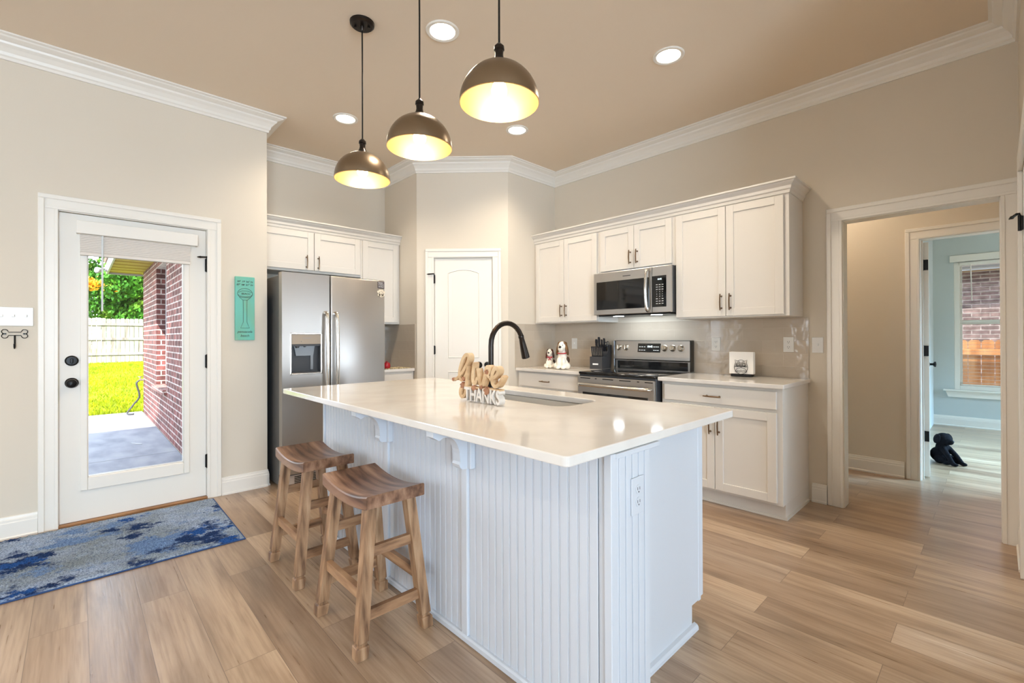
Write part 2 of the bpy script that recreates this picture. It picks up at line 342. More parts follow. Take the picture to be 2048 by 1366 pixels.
def rug_mat():
    mt = M_('blue_shag', lin(120, 150, 190), .95, spec=.1); t, n, l, b = nodes(mt)
    tc = n.new('ShaderNodeTexCoord')
    def blot(loc, scale, rough, p0, p1, det=9):
        mp = n.new('ShaderNodeMapping'); mp.inputs['Scale'].default_value = scale; mp.inputs['Location'].default_value = loc; l.new(tc.outputs['Object'], mp.inputs[0])
        z = n.new('ShaderNodeTexNoise'); z.inputs['Scale'].default_value = 1; z.inputs['Detail'].default_value = det; z.inputs['Roughness'].default_value = rough; l.new(mp.outputs[0], z.inputs['Vector'])
        q = n.new('ShaderNodeMapRange'); q.inputs[1].default_value = p0; q.inputs[2].default_value = p1; l.new(z.outputs['Fac'], q.inputs[0]); return q.outputs[0]
    def mixc(f_, a, c):
        x = n.new('ShaderNodeMix'); x.data_type = 'RGBA'; l.new(f_, x.inputs[0])
        if isinstance(a, tuple): x.inputs[6].default_value = a
        else: l.new(a, x.inputs[6])
        x.inputs[7].default_value = c; return x.outputs[2]
    col = mixc(blot((1.3, 4.1, 0), (2.2, 1.2, 1), .7, .42, .58), lin(176, 194, 220), lin(146, 158, 166))
    col = mixc(blot((7.7, 2.4, 0), (3.4, 2.4, 1), .72, .52, .58), col, lin(122, 152, 196))
    col = mixc(blot((2.9, 9.6, 0), (2.9, 1.9, 1), .68, .535, .575), col, lin(44, 66, 110))
    col = mixc(blot((5.2, 1.1, 0), (2.8, 1.9, 1), .64, .585, .605), col, lin(48, 92, 160))
    class r: outputs = [col]
    f = n.new('ShaderNodeTexNoise'); f.inputs['Scale'].default_value = 130; f.inputs['Detail'].default_value = 2; l.new(tc.outputs['Object'], f.inputs['Vector'])
    fr = n.new('ShaderNodeValToRGB'); fr.color_ramp.elements[0].position = .3; fr.color_ramp.elements[0].color = lin(170, 176, 190); fr.color_ramp.elements[1].position = .6; fr.color_ramp.elements[1].color = (1, 1, 1, 1); l.new(f.outputs['Fac'], fr.inputs[0])
    mx = n.new('ShaderNodeMix'); mx.data_type = 'RGBA'; mx.blend_type = 'MULTIPLY'; mx.inputs[0].default_value = 1; l.new(r.outputs[0], mx.inputs[6]); l.new(fr.outputs[0], mx.inputs[7]); l.new(mx.outputs[2], b.inputs['Base Color'])
    bp = n.new('ShaderNodeBump'); bp.inputs['Strength'].default_value = .9; bp.inputs['Distance'].default_value = .012; l.new(f.outputs['Fac'], bp.inputs['Height']); l.new(bp.outputs[0], b.inputs['Normal'])
    return mt
rug_m = rug_mat()
grass_m = add_noise(M_('lawn_grass', lin(120, 190, 20), .9, spec=.1), (3, 3, 3), 0, 5, [(.3, lin(96, 112, 7)), (.5, lin(118, 130, 9)), (.75, lin(136, 138, 14))])
conc_m = add_noise(M_('concrete', lin(196, 194, 192), .85, spec=.2), (2.2, 5, 5), .1, 7, [(.3, lin(120, 120, 126)), (.55, lin(146, 144, 148)), (.75, lin(158, 156, 155))])
leaf_m = add_noise(M_('green_leaves', lin(66, 132, 36), .6, spec=.3), (.9, .9, .9), 0, 6, [(.3, lin(24, 70, 16)), (.5, lin(60, 118, 26)), (.72, lin(122, 146, 48))])
leafo_m = add_noise(M_('orange_leaves', lin(214, 140, 20), .6), (2, 2, 2), 0, 4, [(.3, lin(196, 112, 10)), (.7, lin(236, 176, 40))])
bark_m = add_noise(M_('bark', lin(90, 74, 60), .9), (8, 8, 2), .4)
fence_m = add_noise(M_('weathered_fence_wood', lin(206, 198, 188), .85, spec=.15), (7, 7, 1), .1, 5, [(.3, lin(98, 92, 84)), (.5, lin(132, 126, 118)), (.75, lin(152, 146, 138))])
fence2_m = add_noise(M_('cedar_fence_wood', lin(200, 140, 88), .8, spec=.15), (9, 9, 1.3), .1, 5, [(.3, lin(124, 76, 44)), (.5, lin(158, 110, 70)), (.75, lin(176, 136, 98))])
soffit_m = M_('yellow_vinyl_soffit', lin(160, 132, 62), .6)
fascia_m = M_('white_fascia', lin(150, 150, 150), .5)
shingle_m = add_noise(M_('roof_shingles', lin(150, 122, 112), .9), (12, 12, 12), .2, 5)
blind_m = add_noise(M_('woven_white_blind', lin(222, 214, 204), .7), (8, 8, 180), .08, 3)
plush_m = add_noise(M_('black_plush', lin(20, 18, 22), .95, spec=.1), (120, 120, 120), .5, 3)

# ------------------------------------------------------------------ the setting
WL, YR, XR, H = -4.2, 4.0, .095, 3.082       # door wall, range wall, right wall, ceiling
b = MB(); b.box(-4.98, 4.7, -4.75, 8.82, -.12, 0); struct('floor', b, floor_m)
b = MB(); b.box(-4.98, 4.7, -4.75, 4.12, H, H+.12); struct('ceiling', b, ceil_m)
b = MB(); b.box(-3.6, 3.2, 4.12, 8.82, 2.74, 2.86); b.box(-3.6, 4.7, 4.12, 4.2, 2.86, H+.12); struct('ceiling', b, ceil_m)

def slab(mb, x0, x1, y0, y1, z0, z1, holes, along):
    """a wall box with rectangular holes (a0,a1,h0,h1) along x or y"""
    holes = sorted(holes); a = x0 if along == 'x' else y0; e = x1 if along == 'x' else y1
    def bx(p, q, zz0, zz1):
        if q-p > 1e-5 and zz1-zz0 > 1e-5:
            mb.box(p, q, y0, y1, zz0, zz1) if along == 'x' else mb.box(x0, x1, p, q, zz0, zz1)
    for h0, h1, q0, q1 in holes:
        bx(a, h0, z0, z1); bx(h0, h1, z0, q0); bx(h0, h1, q1, z1); a = h1
    bx(a, e, z0, z1)
D1 = (-.095, .740)           # patio door opening along y
b = MB(); slab(b, WL-.16, WL, -4.6, 1.157, 0, H, [(D1[0], D1[1], 0, 2.082), (-2.4, -.6, .5, 2.4)], 'y')
b.box(-4.98, WL-.16, 1.037, 1.157, 0, H); struct('wall_left', b, wall_m)
b = MB(); b.box(-4.98, -4.86, 1.157, 2.70, 0, H); struct('wall_rear_left', b, wall_m)
b = MB(); b.box(-4.86, -4.177, 2.588, 2.70, 0, H); struct('wall_pantry_left', b, wall_m)
PA, PB, PL = Vector((-4.177, 2.588, 0)), Vector((-3.497, 3.262, 0)), .9575
PROT = math.atan2(PB.y-PA.y, PB.x-PA.x)
b = MB(PA.x, PA.y, 0, PROT); slab(b, 0, PL, 0, .11, 0, H, [(.176, .800, 0, 2.075)], 'x'); struct('wall_pantry_front', b, wall_m)
b = MB(); b.box(-3.607, -3.497, 3.262, YR, 0, H); struct('wall_pantry_right', b, wall_m)
b = MB(); slab(b, -3.607, 1.82, YR, YR+.12, 0, H, [(-.765, .025, 0, 2.066)], 'x'); struct('wall_back', b, wall_m)
b = MB(); slab(b, XR, XR+.125, 2.38, YR, 0, H, [(2.50, 3.47, 0, 2.066)], 'y'); struct('wall_right', b, wall_m)
b = MB(); b.box(XR+.125, 4.5, 2.38, 2.50, 0, H); struct('wall_living_rear', b, wall_m)
b = MB(); slab(b, 4.5, 4.62, -4.6, 2.5, 0, H, [(-2.5, 0, .4, 2.5)], 'y'); struct('wall_living_right', b, wall_m)
b = MB(); slab(b, WL-.16, 4.62, -4.72, -4.6, 0, H, [(-3.0, -1.2, .4, 2.5)], 'x'); struct('wall_front', b, wall_m)
b = MB(); slab(b, 1.7, 1.82, 2.5, YR, 0, H, [(2.48, 3.92, .33, 1.67)], 'y'); struct('wall_study_right', b, wall_m)
b = MB(); slab(b, -2.2, 3.1, 5.22, 5.34, 0, 2.74, [(-.455, .36, 0, 2.063)], 'x'); b.box(-2.2, -2.08, 4.12, 5.22, 0, 2.74); b.box(2.2, 2.32, 4.12, 5.22, 0, 2.74); struct('wall_hall', b, wall_m)
b = MB(); b.box(-.73, -.61, 5.34, 8.7, 0, 2.74); struct('wall_bedroom_left', b, bedwall_m)
b = MB(); slab(b, -.73, 3.1, 8.7, 8.82, 0, 2.74, [(-.40, .56, .50, 2.235)], 'x'); struct('wall_bedroom_rear', b, bedwall_m)
b = MB(); slab(b, 3.0, 3.12, 5.34, 8.7, 0, 2.74, [(6.35, 8.25, .5, 2.3)], 'y'); struct('wall_bedroom_right', b, wall_m)

# crown moulding, one length per wall
CROWN = [(0, -.128), (.012, -.128), (.014, -.112), (.022, -.104), (.026, -.086), (.044, -.062), (.060, -.048), (.064, -.036), (.080, -.030), (.098, -.022), (.104, -.014), (.120, -.010), (.120, 0), (0, 0)]
def sweep(path, prof, z0, names, mt, kind='structure', parent=None, ends=True, cap=True):
    P = [Vector(p) for p in path]; N = len(P); nr = []
    for i in range(N-1):
        d = (P[i+1]-P[i]).normalized(); nr.append(Vector((d.y, -d.x)))
    mit = []
    for i in range(N):
        a = nr[max(i-1, 0)]; c = nr[min(i, N-2)]; s_ = (a+c); mit.append(s_/(1+a.dot(c)))
    objs = []
    for i in range(N-1):
        mb = MB(); A = [mb.v((P[i].x+mit[i].x*o, P[i].y+mit[i].y*o, z0+h)) for o, h in prof]; B = [mb.v((P[i+1].x+mit[i+1].x*o, P[i+1].y+mit[i+1].y*o, z0+h)) for o, h in prof]
        mb.bridge(A, B); mb.f(A[::-1]); mb.f(B)
        nm = names[i] if isinstance(names, list) else names
        if nm is None: mb.bm.free(); continue
        o = build(nm, mb, mt, parent)
        if kind and parent is None: o['kind'] = kind
        objs.append(o)
    return objs
sweep([(WL, -4.6), (WL, 1.157), (-4.86, 1.157), (-4.86, 2.588), (PA.x, PA.y), (PB.x, PB.y), (-3.497, YR), (XR, YR), (XR, 2.38)], CROWN, H, ['trim_%d' % i for i in range(1, 9)], trim_m)
# baseboards
BASE = [(0, 0), (.022, 0), (.022, .012), (.015, .018), (.015, .098), (.012, .104), (.012, .116), (.008, .122), (.006, .136), (0, .138)]
def skirting(name, path): sweep(path, BASE, 0, name, trim_m)
skirting('baseboard_left', [(WL, -4.6), (WL, D1[0]-.085)]); skirting('baseboard_left', [(WL, D1[1]+.085), (WL, 1.157)])
skirting('baseboard_left_return', [(WL, 1.157), (-4.86, 1.157)])
skirting('baseboard_back', [(-.955, YR), (-.86, YR)])
skirting('baseboard_hall', [(-2.08, 5.22), (-.555, 5.22)])
skirting('baseboard_bedroom_rear', [(-.61, 8.7), (3.0, 8.7)])
skirting('baseboard_right', [(XR, YR-.02), (XR, 3.56)])

# door casings: profile boards with a raised outer band
def casing(name, x, y, rot, a0, a1, top, w=.092):
    mb = MB(x, y, 0, rot)
    for (p, q) in ((a0-w, a0), (a1, a1+w)):
        mb.box(p, q, -.014, 0, 0, top)
        o = p if p < a0 else q-.03
        mb.box(o, o+.03, -.022, -.014, 0, top+w-.03, .004)
        i = q-.018 if p < a0 else p
        mb.box(i, i+.018, -.018, -.014, 0, top, .002)
    mb.box(a0-w, a1+w, -.014, 0, top, top+w); mb.box(a0-w, a1+w, -.022, -.014, top+w-.03, top+w, .004); mb.box(a0-w+.03, a1+w-.03, -.018, -.014, top, top+.018, .002)
    return struct(name, mb, trim_m)
casing('trim_9', WL, 0, PI/2, D1[0]+.008, D1[1]-.008, 2.074)
casing('trim_10', PA.x, PA.y, PROT, .180, .796, 2.071, .088)
casing('trim_11', 0, YR, 0, -.760, .020, 2.063, .095)
casing('trim_12', 0, 5.22, 0, -.45, .355, 2.06)
mb = MB(XR, 0, 0, -PI/2)   # right wall faces -x
mb.box(-3.56, -3.47, -.018, 0, 0, 2.066, .003); mb.box(-2.50, -2.41, -.018, 0, 0, 2.066, .003); mb.box(-3.56, -2.41, -.018, 0, 2.066, 2.16, .003); struct('trim_13', mb, trim_m)
# jamb linings
b = MB(); b.box(-.775, -.755, YR-.001, YR+.121, 0, 2.066); b.box(.015, .035, YR-.001, YR+.121, 0, 2.066); b.box(-.775, .035, YR-.001, YR+.121, 2.058, 2.07); struct('trim_14', b, trim_m)
b = MB(); b.box(-.457, -.445, 5.219, 5.341, 0, 2.063); b.box(.35, .362, 5.219, 5.341, 0, 2.063); b.box(-.457, .362, 5.219, 5.341, 2.055, 2.066); b.box(-.445, -.433, 5.29, 5.302, 0, 2.055); struct('trim_15', b, trim_m)
casing('trim_16', -.61, 0, PI/2, 6.0, 6.8, 2.06)      # closet door casing on the bedroom's left wall

# tile backsplash
BS0, BS1 = .914, 1.376
b = MB(); b.box(-3.497, -.971, YR-.008, YR, BS0, BS1); struct('wall_backsplash_back', b, tile_m)
b = MB(); b.box(-3.497, -3.489, 3.355, YR-.008, BS0, BS1); struct('wall_backsplash_right', b, tile_m)
b = MB(); b.box(-4.852, -4.205, 2.580, 2.588, BS0, BS1); b.box(-4.86, -4.852, 2.106, 2.588, BS0, BS1); struct('wall_backsplash_left', b, tile_m)

def hinge(parent, x, y, z, rot, h=.09, pin=False, name='hinge'):
    mb = MB(x, y, z, rot); mb.box(-.012, .012, -.006, .003, -h/2, h/2, .002); mb.cyl((0, -.010, -h/2-.004), (0, -.010, h/2+.004), .007, n=10)
    if pin:
        mb.tube([(0, -.010, h/2+.004), (0, -.012, h/2+.014), (.0, -.020, h/2+.012), (-.045, -.035, h/2+.006)], [.005, .005, .006, .007], 8); mb.cyl((-.045, -.035, h/2+.006), (-.068, -.045, h/2+.003), .009, .003, n=10)
    return build(name, mb, black_m, parent, SM)

# ---- door_1: glazed patio door
d1 = sroot('door_1', (WL, .32, 0))
mb = MB(WL-.022, 0, 0, PI/2)
for q in ((-.083, .030, .018, 2.066), (.607, .728, .018, 2.066), (.030, .607, .018, .262), (.030, .607, 1.86, 2.066)): mb.box(q[0], q[1], 0, .044, q[2], q[3])
build('door_panel', mb, door_m, d1)
mb = MB(WL-.022, 0, 0, PI/2)
for q in ((.016, .054, .215, 1.93), (.585, .622, .215, 1.93), (.054, .585, .215, .30), (.054, .585, 1.86, 1.93)):
    mb.box(q[0], q[1], -.013, .05, q[2], q[3], .004)
mb.box(.044, .058, -.004, .04, .29, 1.87); mb.box(.581, .595, -.004, .04, .29, 1.87); mb.box(.05, .59, -.004, .04, .29, .306)
build('glazing_frame', mb, door_m, d1)
mb = MB(WL-.040, 0, 0, PI/2); mb.box(.05, .59, 0, .004, .296, 1.87); build('glass_pane', mb, glass_m, d1)
for zz, nm in ((1.088, 'deadbolt'), (.941, 'door_knob')):
    mb = MB(WL-.022, -.024, zz, PI/2)
    if nm == 'deadbolt':
        mb.lathe([(.034, 0), (.034, .006), (.026, .014), (0, .015)], ax=(0, -1, 0), n=28); mb.box(-.007, .007, -.03, -.012, -.016, .016, .003)
    else: mb.lathe([(.034, 0), (.034, .006), (.020, .012), (.013, .018), (.013, .032), (.024, .040), (.029, .052), (.026, .064), (.012, .070), (0, .071)], ax=(0, -1, 0), n=28)
    build(nm, mb, black_m, d1, SM)
for zz, pn in ((1.80, True), (1.056, False), (.286, False)): hinge(d1, WL-.016, .733, zz, PI/2, .10, pn)
mb = MB(); mb.box(WL-.16, WL+.012, D1[0], D1[1], 0, .016, .003); build('threshold', mb, wood('threshold_wood', lin(120, 84, 52), lin(150, 108, 70), lin(170, 128, 88), (12, 3, 3)), d1)
mb = MB(); mb.box(WL-.16, WL-.001, D1[0], D1[0]+.010, .016, 2.082); mb.box(WL-.16, WL-.001, D1[1]-.010, D1[1], .016, 2.082); mb.box(WL-.16, WL-.001, D1[0], D1[1], 2.070, 2.082); build('door_jamb', mb, trim_m, d1)
# blind on the door
bl = thing('door_blind', 'raised woven white blind with valance on the glass patio door', 'blind', (WL, .33, 1.80))
mb = MB(WL-.02, 0, 0, PI/2); mb.box(-.003, .668, -.058, -.046, 1.932, 2.018, .003); mb.box(-.002, .008, -.046, -.010, 1.933, 2.017); mb.box(.657, .667, -.046, -.010, 1.933, 2.017); build('valance', mb, door_m, bl)
mb = MB(WL-.02, 0, 0, PI/2)
for k in range(20):
    zz = 1.812+k*.0058; mb.box(.016, .622, -.042-.003*(k % 2), -.014, zz, zz+.0048)
mb.box(.016, .622, -.044, -.014, 1.790, 1.811, .003); build('slat_stack', mb, blind_m, bl)
mb = MB(WL-.02, 0, 0, PI/2); mb.cyl((.128, -.050, 1.93), (.126, -.050, 1.42), .0055, .0055, 8); build('tilt_wand', mb, M_('clear_wand', lin(214, 218, 220), .25), bl, SM)

# ---- door_2: pantry door with an arched raised panel
d2 = sroot('door_2', (PA.x, PA.y, 0))
mb = MB(PA.x, PA.y, 0, PROT); mb.box(.186, .790, .008, .043, .012, 2.064, .002); build('door_panel', mb, door_m, d2)
def arch(x0, x1, z0, z1, rise, k=14): return [(x0, z0), (x1, z0)]+[(x1+(x0-x1)*i/k, z1+rise*(1-((i/k)*2-1)**2)) for i in range(k+1)]
def raised(mb, x0, x1, z0, z1, rise):
    lv = [(0, .008), (.006, .002), (.016, .014), (.030, .014), (.048, .0075)]
    rings = []
    for ins, yy in lv:
        rings.append([mb.v((a, yy, c)) for a, c in arch(x0+ins, x1-ins, z0+ins, z1-ins, rise)])
    for A, B in zip(rings, rings[1:]): mb.bridge(A, B)
    mb.f(rings[-1])
mb = MB(PA.x, PA.y, 0, PROT); raised(mb, .325, .655, 1.02, 1.912, .035); build('upper_panel', mb, door_m, d2)
mb = MB(PA.x, PA.y, 0, PROT); raised(mb, .325, .655, .22, .88, .0); build('lower_panel', mb, door_m, d2)
for zz, pn in ((1.845, True), (1.104, False), (.33, False)): hinge(d2, PA.x+math.cos(PROT)*.182, PA.y+math.sin(PROT)*.182, zz, PROT, .085, pn)
mb = MB(PA.x, PA.y, 0, PROT); mb.lathe([(.03, 0), (.03, .006), (.012, .014), (.012, .03), (.026, .04), (.026, .055), (0, .064)], (.735, .008, .95), (0, -1, 0), 24); build('door_knob', mb, black_m, d2, SM)
mb = MB(PA.x, PA.y, 0, PROT); mb.box(.176, .184, .0, .11, 0, 2.075); mb.box(.792, .800, 0, .11, 0, 2.075); mb.box(.176, .8, 0, .11, 2.066, 2.075); mb.box(.176, .8, .06, .07, 0, 2.07); build('door_jamb', mb, trim_m, d2)

# ---- door_3: bedroom door standing open, seen edge on
d3 = sroot('door_3', (-.43, 5.345, 0))
mb = MB(-.437, 5.352, 0, .085); mb.box(0, .036, 0, .78, .012, 2.045, .002); build('door_panel', mb, door_m, d3)
for zz in (1.848, 1.102, .362):
    mb = MB(); mb.box(-.440, -.404, 5.343, 5.3525, zz-.045, zz+.045, .002); mb.cyl((-.441, 5.345, zz-.05), (-.441, 5.345, zz+.05), .007, n=10); build('hinge', mb, black_m, d3, SM)
for sx in (-1, 1):
    mb = MB(-.437, 5.352, 0, .085); x0 = .036 if sx > 0 else 0
    mb.lathe([(.03, 0), (.03, .006), (.011, .012), (.011, .032), (.026, .042), (.027, .054), (0, .060)], (x0, .71, .955), (sx, 0, 0), 24); build('door_knob', mb, black_m, d3, SM)
# ---- door_4 on the right wall
d4 = sroot('door_4', (XR+.14, 3.43, 0))       # stands open into the next room
mb = MB(); mb.box(XR+.135, XR+.94, 3.405, 3.440, .012, 2.054, .002); build('door_panel', mb, door_m, d4)
hinge(d4, XR-.002, 3.455, 1.80, -PI/2, .07, True)
mb = MB(); mb.box(XR, XR+.125, 3.458, 3.47, 0, 2.066); mb.box(XR, XR+.125, 2.50, 2.512, 0, 2.066); mb.box(XR, XR+.125, 2.50, 3.47, 2.056, 2.066); build('door_jamb', mb, trim_m, d4)

# ---- window_1 in the bedroom, with its blind
w1 = sroot('window_1', (.08, 8.7, .5))
mb = MB(0, 8.7, 0)
for q in ((-.40, -.345, .50, 2.235), (.505, .56, .50, 2.235), (-.345, .505, .50, .56), (-.345, .505, 2.18, 2.235)): mb.box(q[0], q[1], .02, .10, q[2], q[3], .003)
build('window_frame', mb, trim_m, w1)
mb = MB(0, 8.7, 0); mb.box(-.345, .505, .045, .085, 1.385, 1.445, .003); mb.box(-.345, -.32, .05, .08, .56, 2.18); mb.box(.48, .505, .05, .08, .56, 2.18); build('sash', mb, trim_m, w1)
mb = MB(0, 8.7, 0); mb.box(-.34, .5, .064, .068, .555, 2.185); build('glass_pane', mb, glass_m, w1)
mb = MB(0, 8.7, 0); mb.box(-.51, .67, -.06, .02, .482, .502, .004); mb.prism([(-.49, .482), (.65, .482), (.62, .40), (-.46, .40)], -.022, 0); build('window_sill', mb, trim_m, w1)
mb = MB(0, 8.7, 0); mb.box(-.40, .56, -.004, .02, 2.235, 2.24); mb.box(-.44, .60, -.02, 0, 2.235, 2.325, .003); build('head_trim', mb, trim_m, w1)
wb = thing('window_blind', 'open thin slat white blind over the bedroom window', 'blind', (.08, 8.7, .56))
mb = MB(0, 8.7, 0)
for k in range(34):
    zz = .60+k*.0465; mb.box(-.338, .498, .014, .054, zz, zz+.0022)
build('slats', mb, blind_m, wb)
mb = MB(0, 8.7, 0); mb.box(-.342, .502, .008, .058, 2.185, 2.225, .002); build('head_rail', mb, trim_m, wb)
mb = MB(0, 8.7, 0); mb.box(-.338, .498, .012, .056, .564, .578, .002); build('bottom_rail', mb, trim_m, wb)
mb = MB(0, 8.7, 0); mb.cyl((-.235, -.006, 2.19), (-.225, -.006, 1.70), .006, n=8); build('tilt_wand', mb, trim_m, wb)
# unseen windows added outside the frame to carry the daylight area lamps
def added_window(name, x, y, rot, a0, a1, z0, z1, n=2):
    r = sroot(name, (x, y, z0)); mb = MB(x, y, 0, rot)
    for q in ((a0, a0+.05, z0, z1), (a1-.05, a1, z0, z1), (a0+.05, a1-.05, z0, z0+.05), (a0+.05, a1-.05, z1-.05, z1)): mb.box(q[0], q[1], .02, .10, q[2], q[3])
    for k in range(1, n): c = a0+(a1-a0)*k/n; mb.box(c-.03, c+.03, .025, .095, z0+.05, z1-.05)
    build('window_frame', mb, trim_m, r); mb = MB(x, y, 0, rot); mb.box(a0+.045, a1-.045, .06, .064, z0+.045, z1-.045); build('glass_pane', mb, glass_m, r)
added_window('window_2', 0, -4.6, PI, 1.2, 3.0, .4, 2.5, 2)
added_window('window_3', 4.5, 0, -PI/2, 0, 2.5, .4, 2.5, 3)
added_window('window_4', WL, 0, PI/2, -2.4, -.6, .5, 2.4, 2)
added_window('added_window_6', 1.7, 0, -PI/2, -3.92, -2.48, .33, 1.67, 2)  # added unseen window, placed for its bright reflection in the refrigerator
added_window('added_window_5', 3.0, 0, -PI/2, -8.25, -6.35, .5, 2.3, 2)

# ------------------------------------------------------------------ cabinets
def shaker(parent, name, F, x0, x1, z0, z1, pull=None, rail=.057, flat=False, plab=None):
    """F=(x,y,rot); the front lies in local y=-.02..0"""
    mb = MB(F[0], F[1], 0, F[2])
    if flat: mb.box(x0, x1, -.02, 0, z0, z1, .002)
    else:
        mb.box(x0, x0+rail, -.02, 0, z0, z1, .0015); mb.box(x1-rail, x1, -.02, 0, z0, z1, .0015)
        mb.box(x0+rail, x1-rail, -.02, 0, z0, z0+rail, .0015); mb.box(x0+rail, x1-rail, -.02, 0, z1-rail, z1, .0015)
        mb.box(x0+rail-.004, x1-rail+.004, -.011, -.002, z0+rail-.004, z1-rail+.004)
    d = build(name, mb, cab_m, parent)
    if pull:
        px, pz, vert = pull; hb = MB(F[0], F[1], 0, F[2]); L = .064
        ax = (lambda t, o: (px, -.02-o, pz+t)) if vert else (lambda t, o: (px+t, -.02-o, pz))
        hb.tube([ax(-L, .026), ax(-L*.6, .029), ax(0, .032), ax(L*.6, .029), ax(L, .026)], [.0045, .0055, .006, .0055, .0045], 8)
        for t in (-L*.72, L*.72): hb.cyl(ax(t, 0), ax(t, .029), .0045, n=8); hb.cyl(ax(t, 0), ax(t, .004), .008, .006, n=10)
        build('pull', hb, pull_m, d, SM)
    return d
G = 'white wall cabinets'
YU = YR-.332                                  # front of the wall cabinets' boxes
def wall_cab(label, x0, x1, z0, z1, F, depth, doors, back=0):
    loc = Matrix.Translation((F[0], F[1], 0)) @ Matrix.Rotation(F[2], 4, 'Z') @ Vector(((x0+x1)/2, depth/2, z0))
    t = thing('wall_cabinet', label, 'cabinet', loc, G)
    mb = MB(F[0], F[1], 0, F[2]); mb.box(x0+.0005, x1-.0005, 0, depth-.001, z0, z1, .001); build('cabinet_body', mb, cab_m, t)
    for dd in doors: shaker(t, 'door', F, *dd)
    return t
FB = (0, YU, 0)
wall_cab('white two-door wall cabinet left of the microwave, in the corner', -3.496, -2.648, 1.381, 2.262, FB, .332, [(-3.466, -3.071, 1.393, 2.243, (-3.100, 1.505, True)), (-3.067, -2.657, 1.393, 2.243, (-3.038, 1.505, True))])
wall_cab('short white two-door wall cabinet directly above the microwave', -2.648, -1.855, 1.838, 2.262, FB, .332, [(-2.615, -2.250, 1.855, 2.243, (-2.283, 1.955, True)), (-2.246, -1.886, 1.855, 2.243, (-2.212, 1.955, True))])
wall_cab('large white two-door wall cabinet right of the microwave, above the owl napkin holder', -1.855, -1.008, 1.381, 2.262, FB, .332, [(-1.847, -1.443, 1.393, 2.243, (-1.475, 1.50, True)), (-1.439, -1.040, 1.393, 2.243, (-1.406, 1.50, True))])
CC = [(0, 0), (.006, 0), (.010, .020), (.018, .028), (.022, .048), (.040, .066), (.044, .076), (.056, .080), (.056, .092), (0, .092)]
o = thing('cabinet_crown', 'white crown moulding running along the top of the microwave-side wall cabinets', 'moulding', (-2.2, YU, 2.25))
sweep([(-3.497, YU-.004), (-1.008, YU-.004), (-1.008, YR)], CC, 2.253, 'crown_length', cab_m, None, o)
FA = (-4.53, 0, PI/2)                          # fridge side faces +x, local x = world y
wall_cab('white two-door wall cabinet above the refrigerator', 1.159, 2.135, 1.858, 2.262, FA, .33, [(1.170, 1.656, 1.880, 2.243, (1.586, 1.955, True)), (1.662, 2.125, 1.880, 2.243, (1.696, 1.955, True))])
wall_cab('narrow tall white wall cabinet between refrigerator and pantry wall', 2.135, 2.584, 1.381, 2.262, FA, .33, [(2.152, 2.556, 1.40, 2.243, None)])
o = thing('cabinet_crown', 'white crown moulding along the top of the cabinets above the refrigerator', 'moulding', (-4.53, 1.9, 2.25))
sweep([(-4.526, 1.159), (-4.526, 2.586)], CC, 2.253, 'crown_length', cab_m, None, o)

GB = 'white base cabinets'
def base_cab(label, x0, x1, F, depth, fronts, side_r=False):
    loc = Matrix.Translation((F[0], F[1], 0)) @ Matrix.Rotation(F[2], 4, 'Z') @ Vector(((x0+x1)/2, depth/2, 0))
    t = thing('base_cabinet', label, 'cabinet', loc, GB)
    mb = MB(F[0], F[1], 0, F[2]); mb.box(x0, x1, 0, depth-.001, .10, .883, .001); build('cabinet_body', mb, cab_m, t)
    mb = MB(F[0], F[1], 0, F[2]); mb.box(x0, x1, .05, depth-.001, 0, .10); mb.box(x0, x1+(.012 if side_r else 0), .038, .05, 0, .016)
    if side_r: mb.box(x1, x1+.012, .05, depth-.03, 0, .016)
    build('toe_kick', mb, cab_m, t)
    for nm, a in fronts: shaker(t, nm, F, *a)
    return t
FC = (0, 3.40, 0)
base_cab('white base cabinet right of the stove with one wide drawer over two doors', -1.842, -.978, FC, .60,
         [('drawer', (-1.815, -1.012, .742, .862, (-1.43, .796, False), .05, True)), ('door', (-1.815, -1.421, .118, .718, (-1.450, .585, True))), ('door', (-1.417, -1.012, .118, .718, (-1.388, .585, True)))], True)
base_cab('white base cabinet left of the stove below the dog figurines', -3.496, -2.650, FC, .60,
         [('drawer', (-3.462, -2.680, .730, .868, (-3.085, .792, False), .05, True)), ('door', (-3.462, -3.075, .118, .705, (-3.11, .585, True))), ('door', (-3.069, -2.680, .118, .705, (-3.03, .585, True)))])
FD = (-4.235, 0, PI/2)
base_cab('small white base cabinet between refrigerator and pantry', 2.130, 2.578, FD, .617, [('drawer', (2.15, 2.545, .730, .862, None, .05, True)), ('door', (2.15, 2.545, .118, .705, None))])
def rrect(x0, x1, y0, y1, r, k=5):
    out = []
    for cx, cy, a in ((x1-r, y1-r, 0), (x0+r, y1-r, PI/2), (x0+r, y0+r, PI), (x1-r, y0+r, 1.5*PI)):
        for i in range(k+1): out.append((cx+r*math.cos(a+PI/2*i/k), cy+r*math.sin(a+PI/2*i/k)))
    return out
